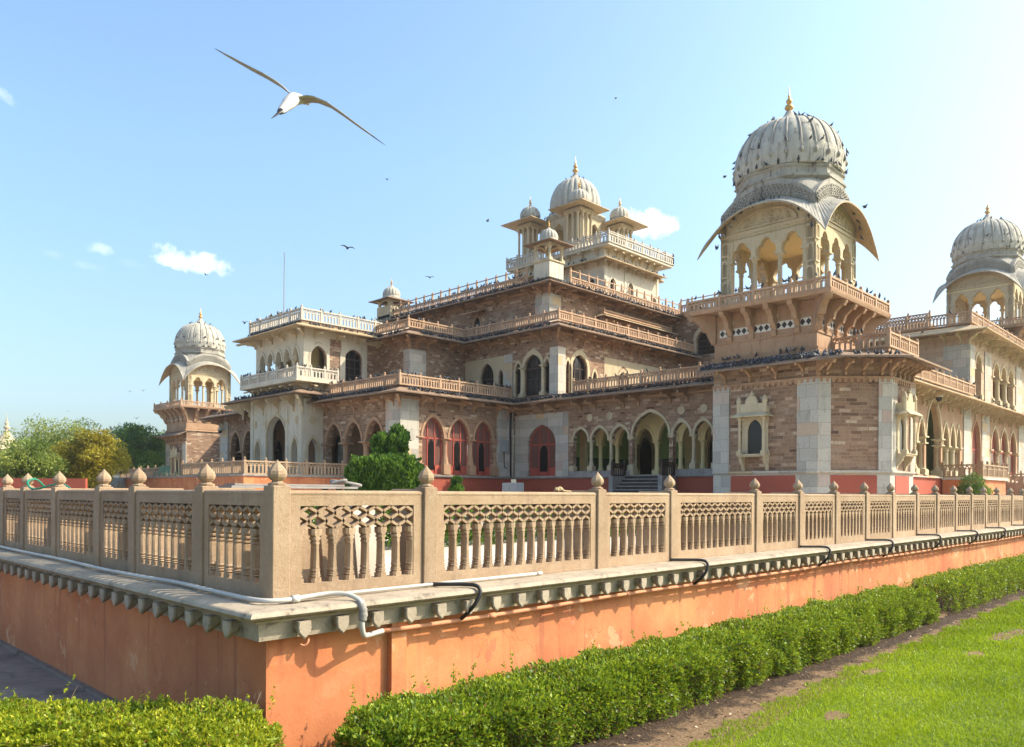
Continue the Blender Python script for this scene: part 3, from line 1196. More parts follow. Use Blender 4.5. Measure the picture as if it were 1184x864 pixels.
PERCH.append((Vector(T(-3.75, -4.2)), Vector(T(-3.75, 3.4)), 8.75, 8.0, 'tower_eave'))
PERCH.append((Vector(T(-3.42, -3.0)), Vector(T(-3.42, 3.0)), 9.12, 2.2, 'tower_ledge'))
PERCH.append((Vector(T(-2.0, -7.2)), Vector(T(-3.9, -5.2)), 8.55, 4.0, 'tower_eave'))
# square body
B = 3.2
sq = [T(B, -B), T(-B, -B), T(-B, B), T(B, B)]
MB().slab(sq, 8.5, 11.95).build('upper_wall', M['pink'], tower)
MB().sweep(sq, [(-.1, 9.3), (.14, 9.3), (.10, 9.12), (.22, 9.05), (.22, 8.98), (-.1, 8.98)], True).build('string_course', M['pink'], tower)
MB().sweep(sq, [(-.1, 10.22), (.06, 10.22), (.06, 10.12), (-.1, 10.12)], True).build('string_course', M['pink'], tower)
for a, b in ((0, 1), (1, 2)):
    W = Wall(sq[a], sq[b])
    MB().plate([[(.35, 10.55), (W.L - .35, 10.55), (W.L - .35, 11.01), (.35, 11.01)]], W.F, -.012, .02).build('diamond_frieze', M['diamond'], tower)
    for u in (1.1, 2.45, 3.9, 5.25):
        MB().plate([[(u + .2 * math.cos(q), 11.35 + .2 * math.sin(q)) for q in [i * math.pi / 8 for i in range(16)]]], W.F, -.05, .02).build('medallion', M['cream'], tower)
# balcony
Q = 4.5
bq = [T(Q, -Q), T(-Q, -Q), T(-Q, Q), T(Q, Q)]
bal = MB().slab(bq, 11.98, 12.1)
bal.sweep(bq, [(-.1, 12.14), (.05, 12.14), (.02, 12.02), (-.03, 11.9), (-.1, 11.9)], True)
bal.build('balcony', M['pink'], tower)
for a in range(4):
    p0, p1 = Vector(sq[a]), Vector(sq[(a + 1) % 4])
    W = Wall(p0, p1)
    for t in (.17, .39, .61, .83):
        c = p0 + (p1 - p0) * t
        poly = [(0, 11.96), (0, 10.2), (.14, 10.2), (.22, 10.45), (.14, 10.6), (.36, 10.95), (.5, 10.92), (.62, 11.3), (.95, 11.62), (1.1, 11.6), (1.22, 11.8), (1.22, 11.96)]
        n = W.n
        MB().plate([poly], lambda u, w, q, c=c, n=n: (c.x + n.x * u - n.y * (q - .15), c.y + n.y * u + n.x * (q - .15), w), 0, .3).build('bracket', M['pink'], tower)
    c = p0
    n = (c - Vector((TX, TY))).normalized()
    poly = [(0, 11.96), (0, 10.2), (.14, 10.2), (.3, 10.5), (.5, 10.95), (.72, 10.95), (.9, 11.35), (1.3, 11.62), (1.5, 11.6), (1.68, 11.8), (1.68, 11.96)]
    MB().plate([poly], lambda u, w, q, c=c, n=n: (c.x + n.x * u - n.y * (q - .2), c.y + n.y * u + n.x * (q - .2), w), 0, .4).build('bracket', M['pink'], tower)


def tower_rail(path, z0, h, sp):
    """railing whose posts stay with the tower so that the tower can be copied"""
    keep = POOL.pop('tower_post', None)
    r = railing(tower, path, z0, h, sp, M['rail'], .30, post_name='tower_post', w=.09)
    for _, _, mb, mat, par, _l in POOL.pop('tower_post'):
        mb.build('railing_post', mat, r)
    return r


rq = [T(4.38, -4.38), T(-4.38, -4.38), T(-4.38, 4.38), T(4.38, 4.38), T(4.38, -4.38)]
tower_rail(rq, 12.12, .68, 2.2)
PERCH.append((Vector(rq[1]), Vector(rq[2]), 12.88, 1.6, 'tower_rail'))
PERCH.append((Vector(rq[0]), Vector(rq[1]), 12.88, .8, 'tower_rail'))
lb = [T(3.4, -3.2), T(3.4, -6.35), T(-1.2, -6.35), T(-1.2, -3.2)]
MB().slab(lb, 8.9, 9.15).build('lower_balcony', M['pink'], tower)
tower_rail(lb, 9.15, .85, 1.6)
PERCH.append((Vector(lb[2]), Vector(lb[3]), 10.1, 1.6, 'tower_rail'))
# kiosk
K = 2.95
ZT, ZW = 12.1, 15.55


def zc(t):
    return 15.5 + 2.45 * (1 - min(1, abs(t)) ** 2.4)


def zin(t):
    return 18.42 - 1.0 * abs(t) ** 2


kq = [T(K, -K), T(-K, -K), T(-K, K), T(K, K)]
for a in range(4):
    W = Wall(kq[a], kq[(a + 1) % 4])
    L = W.L
    cx = L / 2
    ed = [.58, .58 + (L - 1.16) / 3, .58 + 2 * (L - 1.16) / 3, L - .58]
    hole = arcade_loop(ed, ZT + .02, [(15.12, 16.2)] * 3, .25, 'cusped')
    top = []
    for i in range(25):
        t = 1 - i / 12
        top.append((cx + t * cx, zin(t) - .05))
    MB().plate([[(0, ZT), (L, ZT)] + top, hole], W.F, 0, .42).build('kiosk_wall', M['cream'], tower)
    for e in ed:
        p = W.F(e, 0, .21)
        column(MB(), p[0], p[1], ZT, 15.16, .14, .8, 12).build('column', M['cream'], tower)
    fr = MB()
    arc = [(cx + 1.75 * math.cos(q), 16.95 + .82 * math.sin(q)) for q in [i * math.pi / 14 for i in range(15)]]
    arc2 = [(cx + 1.92 * math.cos(q), 16.87 + 1.02 * math.sin(q)) for q in [i * math.pi / 14 for i in range(15)]]
    fr.plate([arc2, arc], W.F, -.10, .02)
    fr.plate([[(.05, 16.62), (L - .05, 16.62), (L - .05, 16.80), (.05, 16.80)]], W.F, -.065, .02)
    for u0 in (.05, L - .57):
        for z0, z1 in ((12.6, 14.0), (14.2, 15.3), (15.5, 16.4)):
            o = [(u0, z0), (u0 + .50, z0), (u0 + .50, z1), (u0, z1)]
            i_ = arch_loop(u0 + .25, .36, z0 + .1, z1 - .35, z1 - .1)
            fr.plate([o, i_], W.F, -.04, .02)
    fr.build('carved_frame', M['cream'], tower)
    ty = MB().plate([[(cx + 1.74 * math.cos(q), 16.955 + .81 * math.sin(q)) for q in [i * math.pi / 14 for i in range(15)]]], W.F, -.015, .02)
    random.seed(3)
    for k in range(34):      # scrolling relief in the tympanum
        q = random.uniform(.08, math.pi - .08)
        rr = random.uniform(.1, .92)
        uu, zz = cx + 1.7 * rr * math.cos(q), 16.98 + .76 * rr * math.sin(q)
        rad = random.uniform(.06, .12)
        o = [(uu + rad * math.cos(s), zz + rad * math.sin(s)) for s in [i * math.pi / 5 for i in range(10)]]
        i_ = [(uu + rad * .5 * math.cos(s), zz + rad * .5 * math.sin(s)) for s in [i * math.pi / 5 for i in range(10)]]
        ty.plate([o, i_], W.F, -.085, .02)
    ty.build('tympanum_relief', M['cream'], tower)
    # drooping curved eave
    o_, i_ = [], []
    E_ = 3.98
    for k in range(33):
        t = 1 - k / 16
        zz = zc(t)
        ou, iu = cx + t * E_, cx + t * (K + .02)
        po, pi_ = W.F(ou, 0, -(E_ - K)), W.F(iu, 0, -.02)
        o_.append((po[0], po[1], zz - .02))
        i_.append((pi_[0], pi_[1], zin(t)))
    MB().loft(o_, i_, .05).build('curved_eave', M['dome_grey'], tower, False)
    MB().loft([(x, y, z - .055) for x, y, z in o_], [(x, y, z - .055) for x, y, z in i_], .05).build('soffit', M['eave_light'], tower, False)
    # scalloped parapet above the eave
    pa = MB()
    lo = [(cx + (1 - k / 16) * (K - .05), zin(1 - k / 16) - .12) for k in range(33)]
    hi = [(cx - (1 - k / 16) * (K - .05), zin(1 - k / 16) + 1.15 - .45 * abs(1 - k / 16) ** 2) for k in range(33)]
    pa.plate([lo + hi], W.F, -.04, .28)
    pa.build('parapet', M['dome_grey'], tower)
    sca = MB()
    for k in range(23):
        t = 1 - (k + .5) / 11.5
        uu = cx + t * (K - .15)
        for row, dz in ((0, .22), (1, .46), (0, .70)):
            u2 = uu + (.12 if row else 0)
            zz = zin(t) + dz - .28 * abs(t) ** 2 * dz
            o = [(u2 + .13 * math.cos(s), zz + .12 * math.sin(s)) for s in [i * math.pi / 4 for i in range(8)]]
            i2 = [(u2 + .08 * math.cos(s), zz + .07 * math.sin(s)) for s in [i * math.pi / 4 for i in range(8)]]
            sca.plate([o, i2], W.F, -.12, -.03)
    sca.build('scallop_relief', M['dome_grey'], tower)
    if a < 2:
        for k in range(16):
            t0, t1 = 1 - k / 8, 1 - (k + 1) / 8
            p0, p1 = W.F(cx + t0 * 3.3, 0, -.45), W.F(cx + t1 * 3.3, 0, -.45)
            PERCH.append((Vector(p0[:2]), Vector(p1[:2]), (zc(t0) + zc(t1)) / 2 + .16, 4.5 if a == 1 else 2.0, 'tower_curve'))
# roof shell from the curved parapet to the drum, and the ceiling below
ro = MB()
N = 64
ring0, ring1, ring2 = [], [], []
for i in range(N):
    s = i / N * 4
    k, f = int(s), s - int(s)
    p0, p1 = Vector(kq[k]), Vector(kq[(k + 1) % 4])
    p = p0 + (p1 - p0) * f
    t = 2 * f - 1
    c = Vector((TX, TY))
    q = c + (p - c) * .93
    ring0.append((q.x, q.y, zin(t) + 1.02 - .45 * t * t))
    d = (p - c).normalized()
    ring1.append((c.x + d.x * 2.85, c.y + d.y * 2.85, 19.5))
    ring2.append((c.x + d.x * 2.4, c.y + d.y * 2.4, 19.6))
vs = ring0 + ring1 + ring2
fs = [(k * N + i, k * N + (i + 1) % N, (k + 1) * N + (i + 1) % N, (k + 1) * N + i) for k in range(2) for i in range(N)]
ro.add(vs, fs)
ro.build('roof_shell', M['dome_grey'], tower, True, 50)
ce = MB().slab(kq, 16.4, 16.5)
ce.build('ceiling', M['veranda'], tower)
R8 = 3.18
MB().lathe(TX, TY, [(R8 - .2, 19.3), (R8 - .02, 19.42), (R8 + .12, 19.5), (R8 + .12, 19.62), (R8 - .05, 19.68), (R8 - .05, 20.02), (R8 + .06, 20.1), (R8 + .06, 20.2), (R8 - .2, 20.28)], 8,
           math.pi / 8).build('drum', M['dome_grey'], tower)
fluted_dome(TX, TY, dome_rows(3.22, 20.2, 23.75, .75), 24, .05).build('dome', M['dome'], tower, True)
rb_ = MB()
_rows = [r_ for r_ in dome_rows(3.22, 20.2, 23.75, .75) if r_[1] > 21.2]
for i in range(24):      # thin raised ribs ending in drops
    a = 2 * math.pi * (i + .5) / 24
    rb_.tube([(TX + (r_ - .02) * math.cos(a), TY + (r_ - .02) * math.sin(a), z_) for r_, z_, _k in [(3.21, 20.95, 1)] + _rows], [.10] + [.075] * (len(_rows) - 4) + [.06, .05, .04, .03], 6)
    rb_.lathe(TX + 3.26 * math.cos(a), TY + 3.26 * math.sin(a), [(.01, 20.72), (.10, 20.82), (.13, 20.93), (.08, 21.04), (.03, 21.12)], 8)
rb_.build('dome_ribs', M['dome_grey'], tower, True)
pt = MB()
for i in range(24):      # petals round the foot of the dome
    a = 2 * math.pi * (i + .5) / 24
    c_, s_ = math.cos(a), math.sin(a)
    rr = 3.27
    poly = [(-.34, 20.25), (.34, 20.25), (.36, 21.0), (.22, 21.35), (0, 21.5), (-.22, 21.35), (-.36, 21.0)]
    pt.plate([poly], lambda u, w, d, c_=c_, s_=s_: (TX + (3.24 - d - .1 * ((w - 20.9) / .7) ** 2) * c_ - u * s_, TY + (3.24 - d - .1 * ((w - 20.9) / .7) ** 2) * s_ + u * c_, w), -.015, .1)
pt.build('dome_petals', M['dome'], tower)
MB().lathe(TX, TY, [(1.35, 23.5), (1.42, 23.62), (1.2, 23.75), (.8, 23.95), (.45, 24.2), (.28, 24.42), (.2, 24.6)], 20).build('lotus_cap', M['dome'], tower, True, 40)
finial(TX, TY, 24.5, .82).build('finial', M['gold'], tower, True, 50)
for k in range(26):
    a0, a1 = 2 * math.pi * k / 26, 2 * math.pi * (k + 1) / 26
    for rr, zz, dn in ((3.28, 20.25, 1.3), (3.32, 21.45, 1.0), (1.36, 23.72, 2.4), (2.75, 22.75, .3)):
        PERCH.append((Vector((TX + rr * math.cos(a0), TY + rr * math.sin(a0))), Vector((TX + rr * math.cos(a1), TY + rr * math.sin(a1))), zz, dn, 'tower_dome'))

far_tower = copy_tree(tower, museum)
far_tower.location = Vector((TX, 105.5, 0)) - ORG[museum.name]
far_tower.scale = (1, -1, 1)
right_tower = empty('corner_tower', (91.7, 21.85, 5.3), museum)
for ch in tower.children:
    if ch.name.split('.')[0] in ('upper_wall', 'string_course', 'diamond_frieze', 'medallion', 'balcony', 'bracket', 'kiosk_wall', 'column', 'carved_frame', 'tympanum_relief',
                                 'curved_eave', 'soffit', 'parapet', 'scallop_relief', 'roof_shell', 'ceiling', 'drum', 'dome', 'dome_ribs', 'dome_petals', 'lotus_cap', 'finial') or (ch.name.startswith('railing')):
        if ch.name.startswith('string_course') and ch.data.vertices and min(v.co.z for v in ch.data.vertices) < 8.5:
            continue
        if ch.name.startswith('railing') and min(v.co.z for v in ch.data.vertices) < 11:
            continue
        if ch.name.startswith('bracket') and min(v.co.z for v in ch.data.vertices) < 9.5:
            continue
        copy_tree(ch, right_tower)
MB().box(91.7 - 3.2, 21.85 - 3.2, 2, 91.7 + 3.2, 21.85 + 3.2, 13.85).build('lower_wall', M['pink'], right_tower)

# ---------- ground storey of the main building
EP = 3.0     # veranda depth
GZ = 2.3


def A(t, **k):
    k['t'] = t
    return k


# veranda beside the near tower
ar = A('arcade', e=[40.68, 38.8, 36.85, 34.91], zb=2.78, s=[(5.15, 6.1)] * 3, g=.34, r=.14)
ar_big = A('arcade', e=[34.91, 31.36], zb=2.42, s=[(5.3, 7.0)], g=.34, r=.15)
ar2 = A('arcade', e=[31.36, 29.6, 27.87, 26.1], zb=2.78, s=[(5.15, 6.1)] * 3, g=.34, r=.14)
win = A('arch', c=43.9, w=3.15, zb=2.45, zs=5.1, za=6.7, fill='red', tm=M['marble'])
Wa = facade(museum, (48.1, 25.0), (48.1, 47.216), GZ, 9.0, [ar, ar_big, ar2, win], M['brick'], .4, M['cream'])
# the big pale pier with the red window
pp = MB()
loopW = [(Wa.u(41.0), 2.4), (Wa.u(46.98), 2.4), (Wa.u(46.98), 7.6), (Wa.u(41.0), 7.6)]
pp.plate([loopW, arch_loop(Wa.u(43.9), 3.15 + .3, 2.42, 5.1, 6.7 + .2)], Wa.F, -.04, .01)
pp.build('pilaster', M['marble'], museum)
for c in (38.8, 36.85, 30.5, 28.7, 26.6):
    md = MB()
    for r0, r1, d in ((.30, .20, -.07), (.21, .01, -.035)):
        o = [(Wa.u(c) + r0 * math.cos(q), 6.95 + r0 * math.sin(q)) for q in [i * math.pi / 8 for i in range(16)]]
        i_ = [(Wa.u(c) + r1 * math.cos(q), 6.95 + r1 * math.sin(q)) for q in [i * math.pi / 8 for i in range(16)]]
        md.plate([o, i_], Wa.F, d, .02)
    md.build('medallion', M['cream'], museum)
MB().box(48.0, 25.0, 2.3, 60, 47.2, 2.4).build('veranda_floor', M['floor'], museum)
MB().box(48.5, 25.0, 8.2, 50.9, 47.1, 8.3).build('veranda_ceiling', M['veranda'], museum)
for c0, c1 in ((40.9, 34.95), (31.3, 25.5)):
    MB().box(47.98, c1, 2.3, 48.5, c0, 2.76).build('sill', M['grey_stone'], museum)
# inner row of arches, cream painted, and the back wall
inn = [A('arcade', e=[41.6, 39.9, 38.2, 36.5, 34.4, 32.3, 30.4, 28.6, 26.8], zb=2.45, s=[(5.0, 6.1)] * 4 + [(5.1, 6.5)] + [(5.0, 6.1)] * 3, g=.5, r=.17)]
facade(museum, (50.7, 25.2), (50.7, 42.0), 2.4, 8.2, inn, M['veranda'], .35, M['veranda'], 'inner_wall')
MB().box(50.7, 42.0, 4.05, 58.2, 42.4, 8.2).build('inner_wall', M['green'], museum)
MB().box(50.7, 42.0, 2.4, 58.2, 42.4, 4.048).build('inner_wall', M['dgreen'], museum)
Wb = facade(museum, (57.6, 25.2), (57.6, 42.2), 2.4, 8.2,
            [A('arch', c=c, w=1.5, zb=2.45, zs=4.6, za=5.9, fill='dark') for c in (27.4, 30.2, 33.2, 40.2)], M['veranda'], .3, M['cream'], 'inner_wall')
for c0, c1 in ((38.9, 36.2), (29.2, 28.2)):
    u0, u1 = sorted((Wb.u(c0), Wb.u(c1)))
    g = MB().plate([[(u0, 4.05), (u1, 4.05), (u1, 8.0), (u0, 8.0)]], Wb.F, -.05, .01).build('painted_panel', M['green'], museum)
    MB().plate([[(u0, 2.42), (u1, 2.42), (u1, 4.045), (u0, 4.045)]], Wb.F, -.05, .01).build('painted_panel', M['dgreen'], museum)
MB().slab([(48.16, 25.0), (48.16, 46.9), (61, 46.9), (61, 25.0)], -.2, 2.25).build('plinth', M['plinth'], museum)
MB().sweep([(48.1, 25), (48.1, 47.22), (35.98, 47.22), (35.98, 57.7)], [(-.4, 2.38), (.14, 2.38), (.14, 2.28), (.05, 2.2), (-.4, 2.2)]).build('plinth_ledge', M['grey_stone'], museum)
# steps up to the big arch
st = empty('staircase', (46, 33.1, 0), museum)
for k in range(9):
    h_ = .263 * (k + 1)
    MB().box(48.0 - .34 * (9 - k), 31.2, -.1, 48.0 - .34 * (8 - k), 35.05, h_ - .07).build('riser', M['dark_stone'], st)
    MB().box(47.90 - .34 * (9 - k), 31.2, h_ - .068, 48.0 - .34 * (8 - k), 35.05, h_).build('tread', M['grey_stone'], st)
for y in (31.0, 35.3):
    MB().box(47.95, y - .18, -.1, 46.2, y + .18, 2.3).build('side_wall', M['grey_stone'], st)
    railing(st, [(47.9, y), (46.4, y)], 2.3, .95, 1.4, M['darkwood'], .2, post_name='stair_post', w=.06)

# side of the projecting block with the three red windows
Ws = facade(museum, (48.1, 47.22), (35.98, 47.22), GZ, 9.0,
            [A('arcade', e=[45.9, 43.25, 40.55, 37.85], zb=2.45, s=[(5.3, 6.9)] * 3, g=.55, r=.2, fill='red', base=1.3)], M['brick'], .4, M['pink'])
pilaster(museum, Ws, 37.7, 35.94, 2.4, 8.3)
pilaster(museum, Ws, 48.0, 46.1, 2.4, 8.3)
Wk = facade(museum, (35.98, 47.22), (35.98, 57.75), GZ, 9.0,
            [A('arcade', e=[57.6, 54.75, 51.9, 49.05], zb=2.45, s=[(5.0, 6.65)] * 3, g=.6, r=.26)], M['brick'], .5, M['pink'])
pilaster(museum, Wk, 47.26, 48.9, 2.4, 8.3)
MB().slab([(36.02, 47.26), (47.9, 47.26), (47.9, 77), (36.02, 77)], -.2, 2.25).build('plinth', M['plinth'], museum)
MB().box(36.2, 47.5, 2.3, 48, 77, 2.4).build('veranda_floor', M['grey_stone'], museum)
Wkb = facade(museum, (40.2, 47.6), (40.2, 76.6), 2.4, 8.5, [A('arch', c=c, w=1.9, zb=2.45, zs=4.8, za=6.3, fill='dark') for c in (50.5, 53.3, 56.2, 62, 70, 73)], M['pink'], .3, M['pink'], 'inner_wall')
MB().box(36.3, 47.6, 8.4, 48, 77, 8.5).build('veranda_ceiling', M['pink'], museum)
# left arches beyond the porch
Wl = facade(museum, (35.98, 66.7), (35.98, 77.0), GZ, 9.0, [A('arcade', e=[75.0, 72.3, 69.6, 66.9], zb=2.45, s=[(4.9, 6.9)] * 3, g=.6, r=.26)], M['brick'], .5, M['pink'])
pilaster(museum, Wl, 75.2, 76.95, 2.4, 8.3)
facade(museum, (35.98, 77.0), (48.0, 77.0), 0, 9.0, [], M['brick'], .4)
facade(museum, (48.1, 77.0), (48.1, 102.0), 0, 9.0, [], M['brick'], .4)

# ---------- porch
porch = empty('porch', (34.5, 62, 0), museum)
PF, P0, P1 = 33.98, 57.8, 66.6
Wp = facade(porch, (PF, P0), (PF, P1), 2.3, 10.0,
            [A('arch', c=62.1, w=3.3, zb=2.4, zs=5.8, za=7.55), A('arch', c=58.95, w=1.0, zb=2.4, zs=4.3, za=5.5), A('arch', c=65.3, w=1.0, zb=2.4, zs=4.3, za=5.5)], M['white'], .6, M['cream'])
Wps = facade(porch, (36.0, P0), (PF, P0), 2.3, 10.0, [A('arch', c=35.0, w=1.05, zb=2.4, zs=4.3, za=5.5)], M['white'], .5, M['cream'])
facade(porch, (PF, P1), (36.0, P1), 2.3, 10.0, [], M['white'], .5)
pilaster(porch, Wp, P0 + .02, P0 + .5, 2.4, 9.0, .07, M['white'])
pilaster(porch, Wp, P1 - .5, P1, 2.4, 9.0, .07, M['white'])
for c in (60.2, 64.0):
    pilaster(porch, Wp, c - .16, c + .16, 2.4, 8.6, .07, M['white'])
MB().slab([(PF + .03, P0 + .03), (37, P0 + .03), (37, P1), (PF + .03, P1)], -.2, 2.28).build('plinth', M['plinth'], porch)
MB().box(PF, P0, 8.8, 37, P1, 8.9).build('ceiling', M['white'], porch)
pe = [(36.4, P0), (PF, P0), (PF, P1 + 1.4), (36.4, P1 + 1.4)]
eave(porch, pe, 9.65, 9.08, 1.5, 2.6, 1.5, M['eave'], False, bm=M['cream'], perch=6, site='porch')
for W, cs in ((Wp, (60.2, 64.0, 58.6, 65.8)), (Wps, (35.0,))):
    for c in cs:
        ros = MB()
        for r0, d in ((.36, -.05), (.18, -.09)):
            ros.plate([[(W.u(c) + r0 * math.cos(q), 7.0 + r0 * math.sin(q)) for q in [i * math.pi / 8 for i in range(16)]]], W.F, d, .02)
        ros.build('medallion', M['cream'], porch)
# balcony of the porch
MB().slab([(32.7, 56.5), (36.5, 56.5), (36.5, 66.2), (32.7, 66.2)], 10.0, 10.3).build('balcony', M['white'], porch)
bb = MB()
MB().slab([(34.0, 57.6), (41.7, 57.6), (41.7, 66.0), (34.0, 66.0)], 9.4, 10.05).build('balcony_base', M['white'], porch)
for c in (57.9, 59.5, 61.1, 62.7, 64.3, 65.7):
    bracket_mb((34.0, c), (-1, 0), 1.2, 10.2, .6, .3).build('bracket', M['cream'], porch)
for c in (34.6, 36.0):
    bracket_mb((c, 57.6), (0, -1), 1.0, 10.2, .6, .3).build('bracket', M['cream'], porch)
railing(porch, [(36.6, 56.6), (32.8, 56.6), (32.8, 66.1)], 10.3, .85, 1.5, M['railw'], .3, perch=1.6, site='porch_rail')
# upper room
UP = (34.0, 57.7, 65.75)
Wu = facade(porch, (34.0, 57.7), (34.0, 65.75), 10.2, 14.9,
            [A('arcade', e=[65.2, 63.8, 62.4, 61.0, 59.6, 58.2], zb=10.32, s=[(12.2, 13.1)] * 5, g=.42, r=.13)], M['white'], .4, M['white'])
Wus = facade(porch, (44.5, 57.7), (34.0, 57.7), 9.0, 14.9,
             [A('arch', c=35.45, w=1.55, zb=10.32, zs=12.3, za=13.25, tm=M['white']), A('arch', c=38.9, w=1.75, zb=10.6, zs=12.6, za=13.4, fill='wood', tm=M['white'], k='cusped', tw=.5)],
             M['brick'], .4, M['white'])
MB().plate([[(Wus.u(36.5), 10.3), (Wus.u(34.0), 10.3), (Wus.u(34.0), 14.0), (Wus.u(36.5), 14.0)],
            arch_loop(Wus.u(35.45), 1.75, 10.32, 12.2, 13.6)], Wus.F, -.03, .01).build('pilaster', M['white'], porch)
MB().plate([[(Wus.u(40.3), 10.3), (Wus.u(37.65), 10.3), (Wus.u(37.65), 14.0), (Wus.u(40.3), 14.0)],
            arch_loop(Wus.u(38.9), 1.9, 10.5, 12.6, 13.5)], Wus.F, -.03, .01).build('pilaster', M['white'], porch)
MB().plate([[(Wus.u(44.4), 14.0), (Wus.u(34.0), 14.0), (Wus.u(34.0), 14.8), (Wus.u(44.4), 14.8)]], Wus.F, -.06, .01).build('cornice', M['white'], porch)
facade(porch, (34.0, 65.75), (44.5, 65.75), 9.0, 14.9, [A('arch', c=35.45, w=1.55, zb=10.32, zs=12.2, za=13.5, tm=M['white'])], M['white'], .4, M['white'])
MB().box(37.0, 60.6, 10.3, 37.3, 65.7, 14.8).build('inner_wall', M['veranda'], porch)
MB().box(34.2, 57.9, 10.3, 44.5, 65.6, 10.34).build('floor', M['white'], porch)
ue = [(44.5, 57.7), (34.0, 57.7), (34.0, 65.75), (44.5, 65.75)]
eave(porch, ue, 15.0, 14.5, 1.5, 2.0, .75, M['eave_light'], False, bm=M['cream'], perch=5, site='porch_top')
MB().slab([(33.6, 57.3), (44.5, 57.3), (44.5, 66.1), (33.6, 66.1)], 14.75, 15.15).build('roof', M['eave'], porch)
railing(porch, [(44.5, 57.3), (33.6, 57.3), (33.6, 66.1), (44.5, 66.1)], 15.1, 1.0, 1.9, M['railw'], .3, perch=1.3, site='porch_top')
MB().lathe(36.2, 64.8, [(.06, 15.0), (.05, 18), (.035, 22.6), (.07, 22.65), (.02, 22.8)], 8).build('flagpole', M['metal'], porch, True, 40)

# ---------- eaves and terraces of the ground storey
eave(museum, [(48.1, 25.2), (48.1, 47.22), (35.98, 47.22), (35.98, 57.8)], 9.0, 8.42, 1.6, 1.35, 1.05, perch=13, site='ground_eave', groups=True)
eave(museum, [(35.98, 67.9), (35.98, 77.0), (44, 77.0)], 9.0, 8.42, 1.6, 1.5, 1.05, perch=5, site='ground_eave')
MB().slab([(48.0, 25.2), (48.0, 47.1), (35.9, 47.1), (35.9, 77.0), (66, 77.0), (66, 25.2), (57.7, 25.2), (57.7, 42.3), (51.1, 42.3), (51.1, 25.2)], 8.6, 9.06).build('terrace_roof', M['eave'], museum)  # notch behind the inner arches added to let daylight into the veranda
railing(museum, [(47.75, 25.6), (47.75, 40.2)], 9.05, .85, 1.55, perch=.6, site='ground_rail')
railing(museum, [(47.4, 46.9), (35.7, 46.9), (35.7, 56.3)], 9.05, .85, 1.9, perch=2.5, site='ground_rail')

# ---------- first floor
F1, F1T = 9.06, 15.0
Wf1 = facade(museum, (48.1, 42.2), (48.1, 53.4), F1, F1T,
             [A('arch', c=50.5, w=1.75, zb=9.2, zs=11.2, za=12.5, fill='wood'), A('arch', c=52.6, w=.55, zb=9.6, zs=10.6, za=11.2, fill='dark', k='cusped'),
              A('arch', c=48.75, w=.6, zb=9.6, zs=11.1, za=11.8, fill='dark', k='cusped'),
              A('arch', c=44.95, w=2.0, zb=9.2, zs=11.55, za=12.65, fill='wood', tw=.3), A('arch', c=43.35, w=.6, zb=9.3, zs=11.3, za=12.1, fill='dark', k='cusped'),
              A('arch', c=46.65, w=.7, zb=9.3, zs=11.3, za=12.1, fill='dark', k='cusped')], M['brick'], .4, M['cream'])
for c0, c1, zt, m in ((53.38, 48.2, 12.95, M['cream']), (47.25, 43.0, 12.0, M['cream'])):
    ops = [lp for lp in (arch_loop(Wf1.u(50.5), 2.1, 9.2, 11.2, 12.7), arch_loop(Wf1.u(52.6), .6, 9.58, 10.6, 11.25), arch_loop(Wf1.u(48.75), .65, 9.58, 11.1, 11.85))] if c0 > 50 else \
        [arch_loop(Wf1.u(43.35), .66, 9.28, 11.3, 12.15 - .2), arch_loop(Wf1.u(46.65), .76, 9.28, 11.3, 11.95)]
    u0, u1 = sorted((Wf1.u(c0), Wf1.u(c1)))
    if c0 > 50:
        MB().plate([[(u0, 9.1), (u1, 9.1), (u1, zt), (u0, zt)]] + ops, Wf1.F, -.03, .01).build('pilaster', m, museum)
pilaster(museum, Wf1, 42.18, 43.0, 9.1, 13.0)
pilaster(museum, Wf1, 47.3, 48.3, 9.1, 13.0)
for c in (43.75, 46.15):
    p = Wf1.pt(c, -.05, 0)
    column(MB(), p.x, p.y, 9.1, 11.65, .14, .5).build('column', M['cream'], museum)
Wf2 = facade(museum, (68.0, 42.2), (48.1, 42.2), F1, F1T,
             [A('arch', c=50.9, w=2.0, zb=9.2, zs=11.55, za=12.65, fill='wood', tw=.3), A('arch', c=49.35, w=.55, zb=9.3, zs=11.2, za=12.0, fill='dark', k='cusped'),
              A('arch', c=52.9, w=.6, zb=9.4, zs=10.7, za=11.5, fill='dark', k='cusped'), A('arch', c=57.0, w=1.7, zb=9.2, zs=10.9, za=11.9, fill='wood'),
              A('arch', c=60.2, w=1.7, zb=9.2, zs=10.9, za=11.9, fill='wood'), A('arch', c=63.4, w=1.7, zb=9.2, zs=10.9, za=11.9, fill='wood')], M['brick'], .4, M['cream'])
pilaster(museum, Wf2, 48.06, 49.0, 9.1, 13.0)
u0, u1 = sorted((Wf2.u(54.2), Wf2.u(67.9)))
MB().plate([[(u0, 9.1), (u1, 9.1), (u1, 12.9), (u0, 12.9)]] + [arch_loop(Wf2.u(c), 2.0, 9.15, 10.9, 12.4) for c in (57.0, 60.2, 63.4)], Wf2.F, -.03, .01).build('plaster_panel', M['cream'], museum)
Wf3 = facade(museum, (48.1, 53.4), (41.7, 53.4), F1, F1T, [], M['brick'], .4)
Wf4 = facade(museum, (41.7, 53.4), (41.7, 57.8), F1, F1T, [], M['brick'], .4)
pilaster(museum, Wf3, 43.4, 41.65, 9.1, 13.3)
pilaster(museum, Wf4, 53.35, 54.2, 9.1, 13.3)
e1 = [(68.0, 42.2), (48.1, 42.2), (48.1, 53.4), (41.7, 53.4), (41.7, 57.9)]
eave(museum, e1, 15.0, 14.33, 1.6, 1.3, 1.05, perch=9, site='first_eave', groups=True)
